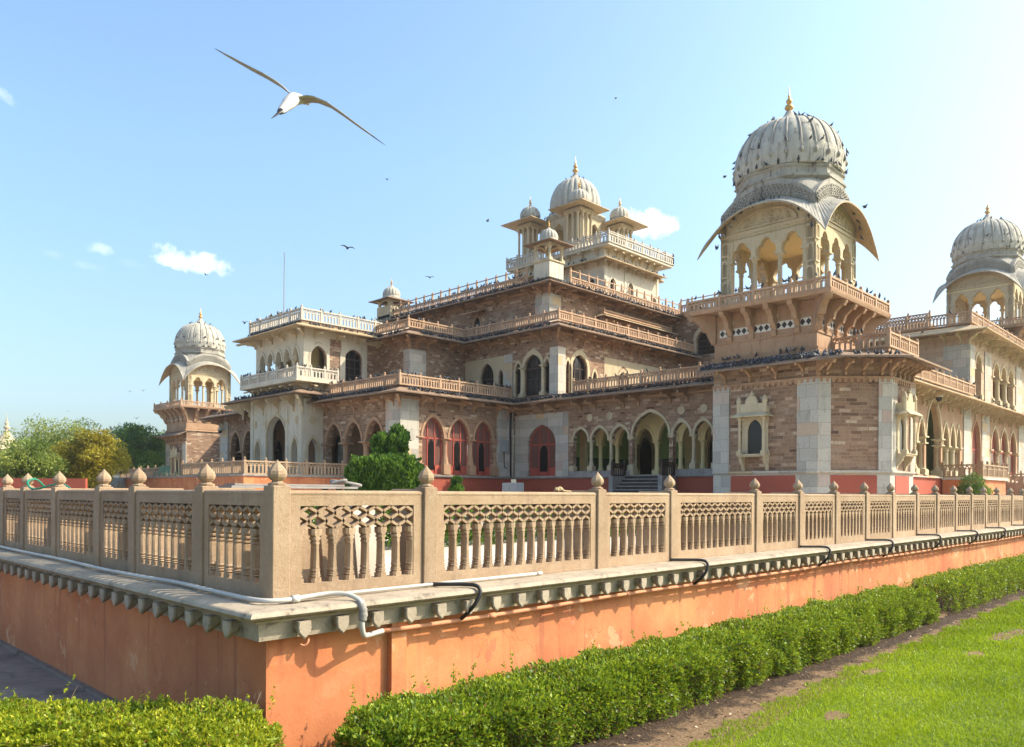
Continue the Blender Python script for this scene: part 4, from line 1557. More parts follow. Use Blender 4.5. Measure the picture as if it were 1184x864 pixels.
MB().slab([(48.0, 42.1), (48.0, 53.3), (41.6, 53.3), (41.6, 66), (70, 66), (70, 42.1)], 14.6, 15.06).build('terrace_roof', M['eave'], museum)
railing(museum, [(67.5, 41.5), (47.4, 41.5), (47.4, 52.7), (41.0, 52.7), (41.0, 57.3)], 15.0, .72, 1.6, perch=.8, site='first_rail')

# ---------- second floor
F2, F2T = 15.06, 19.45
S2, Y2, E2 = 50.1, 45.0, 67.8
Wg1 = facade(museum, (S2, Y2), (S2, E2), F2, F2T, [A('arch', c=54.0, w=.9, zb=15.8, zs=16.7, za=17.5, fill='dark')], M['brick'], .4, M['pink'])
Wg2 = facade(museum, (70.0, Y2), (S2, Y2), F2, F2T, [], M['brick'], .4)
pilaster(museum, Wg1, 45.0, 46.5, 15.1, 18.2)
pilaster(museum, Wg2, 50.06, 51.6, 15.1, 18.2)
eave(museum, [(70, Y2), (S2, Y2), (S2, E2)], 19.45, 18.8, 1.55, 1.4, .95, perch=9, site='second_eave', groups=True)
MB().slab([(S2, Y2), (S2, E2), (72, E2), (72, Y2)], 19.2, 19.5).build('terrace_roof', M['eave'], museum)
railing(museum, [(70, Y2 - .3), (52.6, Y2 - .3)], 19.42, .62, 1.25, tall=1.25, perch=.6, site='second_rail')
railing(museum, [(S2 - .4, 47.2), (S2 - .4, E2)], 19.42, .62, 1.25, tall=1.25, perch=3.4, site='second_rail')
MB().box(S2 - .6, Y2 - .6, 19.4, S2 + 1.2, Y2 + 1.2, 20.75).build('corner_block', M['white'], museum)
chhatri(museum, S2 + .3, Y2 + .3, 20.7, .92, .1, 1.45, R=.8)
MB().slab([(49.3, 66.4), (51.7, 66.4), (51.7, 68.8), (49.3, 68.8)], 15, 20.6).build('corner_block', M['cream'], museum)
chhatri(museum, 50.3, 67.6, 19.3, 1.0, .3, 1.5)
# small window hood and the long hooded balcony of the second floor
hd = MB()
hd.loft([(49.0, 52.6, 17.75), (49.0, 55.4, 17.75)], [(50.1, 52.8, 18.15), (50.1, 55.2, 18.15)], .08)
hd.build('window_hood', M['pink'], museum)
hd = MB()
hd.loft([(68.2, 43.6, 17.15), (56.2, 43.6, 17.15), (56.2, 45.2, 17.15)], [(68, 45, 17.6), (57, 45, 17.6), (57, 45.2, 17.6)], .08)
hd.build('window_hood', M['eave_light'], museum)
MB().box(57.2, 44.55, 15.06, 67.8, 44.98, 17.3).build('window_bay', M['pink'], museum)
railing(museum, [(68, 44.4), (57, 44.4)], 17.5, .35, 20, bsp=.22, lat=False)
for c in (57.6, 60, 62.4, 64.8, 67.2):
    bracket_mb((c, 44.55), (0, -1), .9, 17.2, .7, .14).build('hood_bracket', M['pink'], museum)
# cross wall behind the near tower
Wx = facade(museum, (69.0, 29.5), (69.0, 45.0), 9, 19.0, [A('arch', c=40.6, w=3.0, zb=14.9, zs=16.4, za=17.6, fill='wood', fd=.4, tw=.35), A('arch', c=34.5, w=3.0, zb=14.9, zs=16.4, za=17.6, fill='wood', tw=.35)], M['brick'], .4, M['cream'])
MB().sweep([(69.0, 29.5), (69.0, 45.0)], [(-.3, 19.3), (.8, 19.2), (.8, 19.0), (.1, 18.7), (-.3, 18.7)]).build('cornice', M['eave'], museum)
railing(museum, [(68.6, 29.6), (68.6, 43.6)], 19.3, .8, 1.3, tall=1.35, perch=.3, site='second_rail')

# ---------- roof pavilion
pav = empty('roof_pavilion', (66.5, 55.9, 19.5), museum)
V = (61.6, 48.0, 71.0, 60.5)      # x0, y0, x1, y1
Wv1 = facade(pav, (V[2], V[1]), (V[0], V[1]), 19.4, 24.5,
             [A('arch', c=63.0, w=1.0, zb=20.6, zs=21.9, za=22.6, fill='wood', tw=.14), A('arch', c=66.0, w=.95, zb=20.8, zs=22.0, za=22.7, fill='wood', tw=.14),
              A('arch', c=68.6, w=.5, zb=20.4, zs=21.3, za=21.8, fill='dark', tw=.1), A('arch', c=70.2, w=.8, zb=20.2, zs=21.6, za=21.9, fill='wood', tw=.1),
              A('arch', c=64.6, w=.5, zb=20.4, zs=21.3, za=21.8, fill='dark', tw=.1)], M['white'], .4, M['white'])
Wv2 = facade(pav, (V[0], V[1]), (V[0], V[3]), 19.4, 24.5, [A('arch', c=49.6, w=1.0, zb=20.6, zs=21.9, za=22.6, fill='wood', tw=.14), A('arch', c=54, w=1.0, zb=20.6, zs=21.9, za=22.6, fill='wood', tw=.14)],
             M['white'], .4, M['white'])
MB().box(V[0] + .4, V[3] - .4, 19.4, V[2], V[3], 24.5).build('wall', M['white'], pav)
MB().box(V[2] - .4, V[1] + .4, 19.4, V[2], V[3] - .4, 24.5).build('wall', M['white'], pav)
for W, c0, c1 in ((Wv1, 61.58, 61.95), (Wv1, 70.6, 71.0), (Wv2, 48.0, 48.4), (Wv1, 64.9, 65.2)):
    pilaster(pav, W, c0, c1, 19.5, 24.0, .06, M['white'])
pe = [(V[2], V[1]), (V[0], V[1]), (V[0], V[3]), (V[2], V[3])]
eave(pav, pe + [pe[0]], 24.6, 24.05, 1.15, 1.5, .5, M['eave_light'], False, bm=M['cream'], perch=1.2, site='pavilion')
BQ = [(72.3, 47.0), (61.0, 47.0), (61.0, 61.0), (72.3, 61.0)]
MB().slab(BQ, 25.35, 25.6).build('balcony', M['white'], pav)
MB().slab([(V[2], V[1]), (V[0], V[1]), (V[0], V[3]), (V[2], V[3])], 24.3, 25.4).build('upper_wall', M['white'], pav)
for a, b in ((0, 1), (1, 2)):
    p0, p1 = Vector(pe[a]), Vector(pe[b])
    d = (p1 - p0).normalized()
    n = Vector((-d.y, d.x))
    for k in range(7):
        c = p0 + (p1 - p0) * ((k + .5) / 7)
        bracket_mb(c, n, .95, 25.55, .75, .22).build('bracket', M['cream'], pav)
railing(pav, [BQ[0], BQ[1], BQ[2], BQ[3], BQ[0]], 25.6, .9, 1.5, M['railw'], .4, tall=1.15, perch=.4, site='pavilion')
# low parapet of the platform beside the pavilion
MB().box(60.5, 60.6, 19.4, 71, 64.2, 22.6).build('side_wing', M['cream'], pav)
railing(pav, [(60.4, 60.6), (60.4, 64.3)], 22.6, .7, 1.3, M['railw'], .4, tall=1.1, perch=1, site='pavilion')
for sx, sy in ((-1, -1), (-1, 1), (1, -1), (1, 1)):
    x, y = 66.5 + sx * 3.5, 55.9 + sy * 3.5
    MB().box(x - 1.2, y - 1.2, 25.55, x + 1.2, y + 1.2, 26.6).build('base', M['cream'], pav)
    h = 1.15
    for k in range(12):
        q = 2 * math.pi * k / 12
        px_, py_ = x + h * .9 * max(-1, min(1, 1.3 * math.cos(q))), y + h * .9 * max(-1, min(1, 1.3 * math.sin(q)))
        column(MB(), px_, py_, 26.55, 30.0, .13, .4, 8).build('column', M['cream'], pav)
    MB().box(x - .62, y - .62, 26.5, x + .62, y + .62, 30.0).build('core', M['cream'], pav)
    MB().box(x - 1.15, y - 1.15, 30.0, x + 1.15, y + 1.15, 30.4).build('lintel', M['cream'], pav)
    e = MB().sweep([(x - 1.15, y - 1.15), (x - 1.15, y + 1.15), (x + 1.15, y + 1.15), (x + 1.15, y - 1.15)], [(-.1, 30.95), (1.15, 30.55), (1.15, 30.47), (-.1, 30.55)], True)
    e.build('eave', M['eave_light'], pav)
    for q in range(4):
        c = Vector(((x - 1.15, y), (x, y - 1.15), (x + 1.15, y), (x, y + 1.15))[q])
        PERCH.append((c + Vector((-.8, -.8)), c + Vector((.8, .8)), 30.9, .7, 'pavilion'))
    MB().lathe(x, y, [(1.1, 30.8), (1.12, 31.1), (1.0, 31.2), (.98, 31.5)], 24).build('drum', M['dome'], pav, True, 40)
    fluted_dome(x, y, dome_rows(1.12, 31.3, 32.55, .2), 16, .1).build('dome', M['dome'], pav, True)
    MB().lathe(x, y, [(.4, 32.45), (.28, 32.6), (.1, 32.8), (.05, 32.9)], 12).build('lotus_cap', M['dome'], pav, True, 40)
    finial(x, y, 32.8, .5).build('finial', M['gold'], pav, True, 50)
for k in range(8):
    a0 = math.pi / 8 + k * math.pi / 4
    a1 = a0 + math.pi / 4
    p0 = (66.5 + 3.0 * math.cos(a1), 55.9 + 3.0 * math.sin(a1))
    p1 = (66.5 + 3.0 * math.cos(a0), 55.9 + 3.0 * math.sin(a0))
    W = Wall(p0, p1)
    lp = arch_loop(W.L / 2, 1.45, 26.2, 28.9, 30.1)
    MB().plate([[(0, 25.5), (W.L, 25.5), (W.L, 31.2), (0, 31.2)], lp], W.F, 0, .3).build('drum_wall', M['cream'], pav)
MB().lathe(66.5, 55.9, [(3.05, 30.6), (3.5, 30.95), (3.5, 31.05), (3.1, 31.3), (2.95, 31.4), (2.95, 31.9), (2.8, 32.0)], 8, math.pi / 8).build('drum', M['dome'], pav)
fluted_dome(66.5, 55.9, dome_rows(2.75, 31.8, 35.5, .6), 24, .09).build('dome', M['dome'], pav, True)
MB().lathe(66.5, 55.9, [(1.1, 35.3), (1.15, 35.42), (.7, 35.7), (.35, 36.0), (.2, 36.25), (.15, 36.4)], 20).build('lotus_cap', M['dome'], pav, True, 40)
finial(66.5, 55.9, 36.2, 1.0).build('finial', M['gold'], pav, True, 50)
for k in range(10):
    a0, a1 = 2 * math.pi * k / 10, 2 * math.pi * (k + 1) / 10
    for rr, zz, dn in ((3.4, 31.1, 1.0), (1.1, 35.5, 1.2)):
        PERCH.append((Vector((66.5 + rr * math.cos(a0), 55.9 + rr * math.sin(a0))), Vector((66.5 + rr * math.cos(a1), 55.9 + rr * math.sin(a1))), zz, dn, 'pavilion'))

# ---------- wing running away to the right
RB = 18.3
Wr1 = facade(museum, (110, RB), (50.4, RB), GZ, 9.0,
             [A('arcade', e=[69.3, 67.9, 66.3, 64.5], zb=2.5, s=[(4.75, 6.4)] * 3, g=.36, r=.2), A('arcade', e=[64.5, 60.7], zb=2.45, s=[(5.2, 8.0)], g=.4, r=.22),
              A('arcade', e=[60.7, 58.9, 57.1, 55.3], zb=2.5, s=[(4.75, 6.4)] * 3, g=.36, r=.2),
              A('arch', c=73.6, w=2.6, zb=2.5, zs=4.9, za=7.2, fill='red', tm=M['pink']),
              A('arcade', e=[87.6, 84.4, 81.2, 78.0], zb=2.5, s=[(5.0, 7.0)] * 3, g=.6, r=.26, fill='red'),
              A('arcade', e=[104, 100.6, 97.2, 93.8], zb=2.5, s=[(5.0, 7.0)] * 3, g=.6, r=.26, fill='red')], M['pink'], .5, M['cream'])
for c0, c1 in ((69.9, 72.0), (75.2, 77.5), (88.0, 90.4)):
    pilaster(museum, Wr1, c0, c1, 2.4, 8.1)
MB().slab([(50.4, RB + .03), (110, RB + .03), (110, 25), (50.4, 25)], -.2, 2.25).build('plinth', M['plinth'], museum)
MB().sweep([(110, RB), (50.4, RB)], [(-.3, 2.38), (.14, 2.38), (.14, 2.28), (-.3, 2.2)]).build('plinth_ledge', M['marble'], museum)
MB().box(50.6, RB + .4, 2.3, 110, 30, 2.4).build('veranda_floor', M['grey_stone'], museum)
MB().box(52, 21.6, 2.4, 110, 21.9, 8.4).build('inner_wall', M['green'], museum)
MB().box(52, RB + .5, 8.3, 110, 25, 8.4).build('veranda_ceiling', M['veranda'], museum)
MB().box(61.5, 21.5, 2.45, 63.6, 21.58, 6.5).build('door', M['dark'], museum)
eave(museum, [(110, RB), (51.5, RB)], 9.0, 8.32, 1.75, 1.0, 1.15, M['eave_light'], perch=.4, site='right_eave', groups=True, bm=M['cream'])
MB().slab([(51, RB), (110, RB), (110, 45), (51, 45)], 8.6, 9.06).build('terrace_roof', M['eave'], museum)
railing(museum, [(71.6, RB - .35), (52, RB - .35)], 9.05, .9, 1.6, perch=.3, site='right_eave')
Wr2 = facade(museum, (110, RB + .1), (71.9, RB + .1), 9.0, 15.0,
             [A('arcade', e=[75.8, 73.4], zb=9.2, s=[(11.6, 12.9)], g=.5, r=.16), A('arcade', e=[86.8, 84.2, 81.6, 79.0], zb=9.2, s=[(11.5, 12.8)] * 3, g=.5, r=.2),
              A('arcade', e=[99, 96.4, 93.8], zb=9.2, s=[(11.5, 12.8)] * 2, g=.5, r=.2)], M['brick_pale'], .4, M['cream'])
pilaster(museum, Wr2, 71.9, 73.2, 9.1, 13.4)
pilaster(museum, Wr2, 76.4, 78.4, 9.1, 13.4)
pilaster(museum, Wr2, 87.4, 89.6, 9.1, 13.4)
Wr3 = facade(museum, (71.9, RB + .1), (71.9, 28), 9.0, 15.0, [A('arch', c=21.3, w=1.6, zb=9.4, zs=10.6, za=11.4, fill='dark', tw=.3)], M['brick_pale'], .4, M['cream'])
pilaster(museum, Wr3, RB + .1, RB + 2.0, 9.1, 13.4)
MB().box(74, 21.5, 9.06, 110, 21.8, 14.6).build('inner_wall', M['veranda'], museum)
eave(museum, [(110, RB + .1), (71.9, RB + .1), (71.9, 28)], 15.0, 14.3, 1.7, 1.25, 1.05, M['eave_light'], perch=.5, site='right_eave', groups=True, bm=M['cream'])
MB().slab([(71.8, RB), (110, RB), (110, 30), (71.8, 30)], 14.6, 15.1).build('terrace_roof', M['eave'], museum)
railing(museum, [(110, RB - .1), (71.6, RB - .1), (71.6, 28)], 15.1, .95, 1.7, perch=.4, site='right_eave')
railing(museum, [(76, 22.6), (76, 28)], 16.4, .9, 1.9)
MB().box(76.05, 22.6, 15, 78, 34, 16.4).build('wall', M['pink'], museum)
pool_emit(museum)
POOL.clear()
# fittings on the walls
bx = empty('electric_box', (47.95, 46.95, 5), None)
tag(bx, 'grey electric meter box fixed in the inner corner beside the red arched windows', 'electric box')
MB().box(46.4, 46.95, 4.5, 47.2, 47.18, 5.5).build('housing', M['metal'], bx)
MB().tube([(46.8, 47.0, 4.5), (46.8, 47.0, 3.6), (46.9, 47.05, 3.2), (47.3, 47.1, 3.1)], .03, 6).build('cable', M['black'], bx)
tag(MB().tube([(47.6, 47.0, 8.4), (47.55, 47.0, 6), (47.6, 47.0, 2.4)], .07, 8).build('drainpipe', M['black'], None, True), 'dark drainpipe running down the inner corner of the palace beside the meter box', 'pipe')
tag(MB().tube([(47.3, 47.05, 7.2), (47.3, 47.05, 4.4)], .07, 8).build('drainpipe', M['wpipe'], None, True), 'short pale pipe dropping into the grey electric box', 'pipe')
cb = empty('cabinet', (41.0, 40.5, 0), None)
tag(cb, 'low grey twin door cabinet standing before the dark red plinth', 'cabinet')
MB().cbox(40.6, 39.4, 0, 41.3, 41.0, 1.75, .03).build('housing', M['metal'], cb)
for y in (39.45, 40.22):
    MB().box(40.57, y, .1, 40.598, y + .72, 1.65).build('door', M['metal'], cb)
for nm, p, n, lab in (('security_camera', (51.8, 15.5, 8.0), (1, -.4), 'dome security camera hanging under the eave of the right wing'),
                      ('security_camera', (35.5, 76.0, 7.4), (-1, 0), 'dark security camera hanging under the far left eave near the small tower')):
    cm = empty(nm, p, None)
    tag(cm, lab, 'camera')
    if nm == 'security_camera' and p[0] > 50:
        p = (60.3, 17.3, 8.15)
    MB().lathe(p[0], p[1], [(.08, p[2] + .3), (.1, p[2]), (.26, p[2] - .05), (.26, p[2] - .25), (.1, p[2] - .3)], 12).build('mount', M['white'], cm, True, 40)
    MB().lathe(p[0], p[1], [(.22, p[2] - .26), (.2, p[2] - .42), (.12, p[2] - .52), (.02, p[2] - .56)], 12).build('lens_dome', M['black'], cm, True, 50)

# ------------------------------------------------------------------ ground
GZ0 = -1.545


def at(px, py, d):
    r = pixdir(px, py)
    return Vector((0, 0, .969)) + r * d


def flat(name, poly, z, mat, kind='structure', lab=None):
    vs = [(x, y, z) for x, y in poly]
    me = bpy.data.meshes.new(name)
    me.from_pydata(vs, [], [tuple(range(len(vs)))])
    me.materials.append(mat)
    o = bpy.data.objects.new(name, me)
    COL.objects.link(o)
    tag(o, lab, None, None, kind)
    return o


flat('ground', [(-3000, -3000), (3000, -3000), (3000, 3000), (-3000, 3000)], GZ0, M['soil'], lab='dry bare ground spreading to the horizon')
flat('lawn', [(-40, -80), (160, -80), (160, 4.2), (12, 4.2), (9, 4.05), (7, 3.86), (5, 3.8), (-40, 3.8)], GZ0 + .012, M['lawn'], lab='bright green lawn below the orange terrace wall')
flat('pavement', [(-60, 7.2), (3.34, 7.2), (3.34, 120), (-60, 120)], GZ0 + .012, M['asphalt'], lab='stained grey pavement beside the shaded side of the terrace wall')
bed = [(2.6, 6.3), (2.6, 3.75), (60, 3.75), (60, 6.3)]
flat('planting_bed', bed, GZ0 + .006, M['bed'], lab='dark planting bed under the clipped hedge')
tr = MB().slab([(3.9, 6.8), (200, 6.8), (200, 170), (3.9, 170)], -1.6, -.008).build('terrace', M['floor'])
tag(tr, 'pale stone paved terrace in front of the palace', None, None, 'structure')

# ------------------------------------------------------------------ terrace wall with cornice
A0, B0 = 3.46, 6.37
PATH = [(62, B0), (A0, B0), (A0, 42)]
kb = MB().box(3.26, 7.3, GZ0, 3.339, 60, GZ0 + .05).build('kerb_strip', M['asphalt'])
tag(kb, 'thin raised kerb strip along the foot of the shaded wall', None, None, 'structure')
tw = empty('terrace_wall', (A0, B0, GZ0))
tag(tw, 'long orange limewashed retaining wall with a stone cornice of hanging shield drops', 'retaining wall')
wall = MB()
wall.sweep(PATH, [(-.5, -.28), (.12, -.28), (.12, -1.75), (-.5, -1.75)])
wall.build('plaster_wall', M['orange'], tw)
MB().sweep(PATH, [(-.62, 0.0), (.33, -.012), (.375, -.02), (.405, -.04), (.415, -.062), (.40, -.085), (.365, -.10), (.33, -.105), (.325, -.125), (.28, -.135), (.262, -.285), (-.62, -.285)]).build(
    'cornice', M['cornice'], tw, True, 35)
MB().box(4.62, B0 - .195, -1.75, 4.80, B0 - .10, -.27).build('buttress_strip', M['orange'], tw)
shield = [(-.062, .0), (.062, .0), (.066, -.06), (.058, -.10), (.03, -.13), (0, -.155), (-.03, -.13), (-.058, -.10), (-.066, -.06)]


def pendant(mb, W, u):
    n = len(shield)
    vs = []
    for d, k, kz in ((-.385, .86, .9), (-.375, 1.0, 1.0), (-.355, 1.0, 1.0), (-.345, .86, .97), (-.31, .82, .86), (-.25, .80, .45)):
        vs += [W.F(u + x * k, -.137 + z * kz, d) for x, z in shield]
    fs = [tuple(range(n))] + [(q * n + i, q * n + (i + 1) % n, (q + 1) * n + (i + 1) % n, (q + 1) * n + i) for q in range(5) for i in range(n)]
    mb.add(vs, fs)


WR, WL = Wall((62, B0), (A0, B0)), Wall((A0, B0), (A0, 42))
pend = []
for W in (WR, WL):
    k = int(W.L / .385)
    for i in range(k):
        u = (.10 + i * .385) if W is WL else W.L - .10 - i * .385
        pend.append((dist(W.F(u, 0, 0)), W, u))
pend.sort(key=lambda t: t[0])
for d, W, u in pend[:96]:
    pendant(mb := MB(), W, u)
    mb.build('shield_drop', M['cornice'], tw)
rest = MB()
for d, W, u in pend[96:]:
    pendant(rest, W, u)
tag(rest.build('shield_drop', M['cornice'], tw), kind='stuff')

# ------------------------------------------------------------------ balustrade
bs = empty('balustrade', (A0, B0, 0))
tag(bs, 'carved sandstone balustrade with bulb topped posts turning the corner of the terrace', 'balustrade')
R_POSTS = [3.545, 5.26, 8.16, 9.88, 12.47, 14.15, 15.8, 17.39, 19.01, 20.65, 22.21, 23.81, 25.34, 26.85, 28.39, 30.03, 31.7]
while R_POSTS[-1] < 58:
    R_POSTS.append(R_POSTS[-1] + 1.62)
L_POSTS = [6.465, 7.91, 9.75, 10.96, 12.8, 14.49, 15.75, 17.4, 19.05, 20.7, 22.4, 24.1, 25.8, 27.5, 29.2, 31, 32.7, 34.4]
HW = .088
post = MB()
post.cbox(-HW, -HW, -.01, HW, HW, 1.03, .008)
pm = post.build('post', M['bal'], None)
cap = MB().lathe(0, 0, [(.062, 1.025), (.082, 1.035), (.082, 1.05), (.05, 1.06), (.045, 1.075), (.062, 1.082), (.081, 1.105), (.088, 1.130), (.083, 1.160), (.062, 1.192), (.034, 1.222), (.014, 1.246), (.004, 1.262)], 8,
                 math.pi / 8)
cm_ = cap.build('cap', M['bal'], None)
cm_.parent = pm
brace_x = MB().box(-.06, HW + .001, -.01, .06, .55, 1.015)
first = True


def put_post(x, y, wing, rz=0):
    global first
    if first:
        p, c = pm, cm_
        first = False
    else:
        p, c = pm.copy(), cm_.copy()
        COL.objects.link(p)
        COL.objects.link(c)
        c.parent = p
    p.parent = bs
    p.location = Vector((x, y, 0)) - ORG[bs.name]
    p.rotation_euler = (random.uniform(-.006, .006), random.uniform(-.006, .006), 0)
    return p


bmesh_x = None


def put_brace(x, y, left):
    b = MB()
    if left:
        b.cbox(x + HW + .002, y - .055, -.01, x + .52, y + .055, 1.012, .006)
    else:
        b.cbox(x - .055, y + HW + .002, -.01, x + .055, y + .52, 1.012, .006)
    b.build('brace', M['bal'], bs)


random.seed(5)
for i, x in enumerate(R_POSTS):
    put_post(x, B0 + HW, 'r')
    if i > 0:
        put_brace(x, B0 + HW, False)
for i, y in enumerate(L_POSTS):
    if i > 0:
        put_post(A0 + HW, y, 'l')
        put_brace(A0 + HW, y, True)

PROF = [(0, .053), (.085, .053), (.09, .034), (.105, .034), (.125, .050), (.15, .034), (.17, .044), (.185, .028), (.21, .032), (.23, .041), (.265, .032), (.70, .0225), (.72, .033), (.75, .034),
        (.765, .024), (.79, .028), (.80, .043), (.835, .043), (.85, .030), (.875, .045), (.90, .054), (1.0, .054)]
bpoly = [(w, .13 + t * .50) for t, w in PROF] + [(-w, .13 + t * .50) for t, w in PROF[::-1]]
balusters = []


def panel(W, ua, ub):
    """one carved slab: frame, lattice band and row of balusters"""
    L = ub - ua
    s_, bt, tp = min(.115, L * .08), .13, .845
    fr = MB()
    h0, h1 = ua + s_, ub - s_
    fr.plate([[(ua, -.005), (ub, -.005), (ub, .955), (ua, .955)], [(h0, bt), (h1, bt), (h1, tp), (h0, tp)]], W.F, .028, .15)
    # rounded coping on the slab
    vs = []
    prof = [(.024, .95), (.022, .965), (.032, .982), (.05, .99), (.13, .99), (.148, .982), (.156, .965), (.154, .95)]
    n = len(prof)
    for u in (ua, ub):
        vs += [W.F(u, z, d) for d, z in prof]
    fr.add(vs, [(i, (i + 1) % n, n + (i + 1) % n, n + i) for i in range(n)] + [tuple(range(n)), tuple(range(2 * n - 1, n - 1, -1))])
    p = fr.build('panel', M['bal'], bs)
    w = h1 - h0
    k = max(3, round(w / .178))
    pt = w / k
    la = MB()
    z0, z1 = .628, tp + .004
    far = dist(W.F(ua, 0, 0)) > 14
    m = 9 if far else 18
    rb = .0135

    def ribbon(cx, sg):
        le, ri = [], []
        for i in range(m + 1):
            s = i / m
            tri = .5 - .5 * math.cos(math.pi * 3 * s)
            x = cx + sg * pt * .5 * tri
            dx = sg * pt * .5 * .5 * math.pi * 3 * math.sin(math.pi * 3 * s) / (z1 - z0)
            nn = math.hypot(1, dx)
            z = z0 + (z1 - z0) * s
            le.append((x - rb / nn, z + rb * dx / nn))
            ri.append((x + rb / nn, z - rb * dx / nn))
        lp = [(min(max(x, h0 - .004), h1 + .004), min(max(z, z0 - .01), z1 + .004)) for x, z in le + ri[::-1]]
        vs = [W.F(u, z, .036) for u, z in lp] + [W.F(u, z, .125) for u, z in lp]
        nn_ = len(lp)
        fs = []
        for i in range(m):
            a, b = i, i + 1
            c, d = nn_ - 2 - i, nn_ - 1 - i
            fs += [(a, b, c, d), (nn_ + a, nn_ + d, nn_ + c, nn_ + b), (a, nn_ + a, nn_ + b, b), (d, c, nn_ + c, nn_ + d)]
        la.add(vs, fs)
    for i in range(k + 1):
        cx = h0 + pt * i
        if i < k:
            ribbon(cx, 1)
        if i > 0:
            ribbon(cx, -1)
    la.build('lattice', M['bal'], p)
    for i in range(k + 1):
        c = h0 + pt * i
        balusters.append((dist(W.F(c, 0, 0)), W, c, p, h0, h1))


for i in range(len(R_POSTS) - 1):
    panel(WR, WR.u(R_POSTS[i + 1] - HW), WR.u(R_POSTS[i] + HW))
for i in range(len(L_POSTS) - 1):
    panel(WL, WL.u(L_POSTS[i] + HW), WL.u(L_POSTS[i + 1] - HW))
balusters.sort(key=lambda t: t[0])
rest = MB()
for j, (d, W, c, p, h0, h1) in enumerate(balusters):
    lp = [(min(max(c + x, h0 - .003), h1 + .003), z) for x, z in bpoly]
    q = 14 if j < 96 else None
    if j < 96:
        mb = MB()
        # flat sawn profile with a raised core so that it catches the light like turned stone
        n = len(lp)
        core = [(c + (u - c) * .55, z) for u, z in lp]
        vs = [W.F(u, z, .035) for u, z in core] + [W.F(u, z, .055) for u, z in lp] + [W.F(u, z, .115) for u, z in lp] + [W.F(u, z, .135) for u, z in core]
        fs = [(k * n + i, k * n + (i + 1) % n, (k + 1) * n + (i + 1) % n, (k + 1) * n + i) for k in range(3) for i in range(n)]
        h = n // 2
        for b0 in (0, 3 * n):
            for i in range(h - 1):
                fs.append((b0 + i, b0 + i + 1, b0 + n - 2 - i, b0 + n - 1 - i))
        mb.add(vs, fs)
        mb.build('baluster', M['bal'], p)
    else:
        n = len(lp)
        h = n // 2
        vs = [W.F(u, z, .04) for u, z in lp] + [W.F(u, z, .13) for u, z in lp]
        fs = [(i, (i + 1) % n, n + (i + 1) % n, n + i) for i in range(n)]
        for b0 in (0, n):
            for i in range(h - 1):
                fs.append((b0 + i, b0 + i + 1, b0 + n - 2 - i, b0 + n - 1 - i))
        rest.add(vs, fs)
tag(rest.build('baluster', M['bal'], bs), kind='stuff')

# ------------------------------------------------------------------ pipes and hoses


def smooth_path(pts, k=6):
    pts = [Vector(p) for p in pts]
    out = []
    for i in range(len(pts) - 1):
        p0, p1, p2, p3 = pts[max(i - 1, 0)], pts[i], pts[i + 1], pts[min(i + 2, len(pts) - 1)]
        for j in range(k):
            t = j / k
            out.append(.5 * ((2 * p1) + (p2 - p0) * t + (2 * p0 - 5 * p1 + 4 * p2 - p3) * t * t + (3 * p1 - p0 - 3 * p2 + p3) * t ** 3))
    out.append(pts[-1])
    return out


wp = empty('water_pipe', (A0, B0, 0))
tag(wp, 'white plastic water pipe lying on the ledge and bending down at the corner', 'pipe')
pl = [(A0 - .06, 30, .03), (A0 - .07, 22, .03), (A0 - .06, 17, .03), (A0 - .11, 14, .03), (A0 - .10, 12, .028), (A0 - .16, 10.3, .028), (A0 - .14, 9.0, .028), (A0 - .09, 8.2, .028), (A0 - .13, 7.3, .028),
      (A0 - .15, 6.6, .027), (A0 - .12, 6.32, .027), (A0 + .02, 6.22, .027), (A0 + .22, 6.22, .035), (A0 + .45, 6.20, .05), (A0 + .58, 6.10, .045), (A0 + .64, 5.98, .0), (A0 + .65, 5.94, -.06),
      (A0 + .65, 5.935, -.16)]
MB().tube(smooth_path(pl), .0215, 10).build('main_run', M['wpipe'], wp, True)
pl = [(A0 + .05, 6.27, .022), (A0 + .8, 6.30, .022), (A0 + 2.0, 6.315, .022), (A0 + 3.45, 6.318, .022)]
MB().tube(pl, .017, 10).build('thin_run', M['wpipe'], wp, True)
MB().tube([(A0 + .10, 6.215, .03), (A0 + .17, 6.215, .032)], .034, 10).build('coupling', M['wpipe'], wp, True)
MB().tube([(A0 + 3.38, 6.317, .022), (A0 + 3.47, 6.318, .022)], .022, 10).build('coupling', M['wpipe'], wp, True)
MB().tube(smooth_path([(A0 + .66, 6.0, -.01), (A0 + .655, 5.945, -.06), (A0 + .66, 5.935, -.12), (A0 + .65, 5.935, -.19)], 4), [.034, .040, .043, .036, .043, .034, .042, .036, .04, .044, .036, .04, .034], 9).build(
    'cloth_wrapping', M['grey_stone'], wp, True)
op = empty('drain_pipe', (A0 + .7, 5.95, -.3))
tag(op, 'terracotta painted pipe fixed along the orange wall just below the shield drops', 'pipe')
bend = smooth_path([(A0 + .65, 5.935, -.155), (A0 + .65, 5.94, -.24), (A0 + .69, 5.97, -.325), (A0 + .80, 6.05, -.35), (A0 + 1.0, 6.11, -.345)], 5)
MB().tube(bend, .026, 10).build('elbow', M['wpipe'], op, True)
run = [(A0 + .95, 6.11, -.345)]
x = A0 + 1.3
while x < 61:
    run.append((x, 6.115 + .012 * math.sin(x * 1.7), -.345 + .010 * math.sin(x * .9)))
    x += 1.1
MB().tube(run, .024, 10).build('straight_run', M['opipe'], op, True)
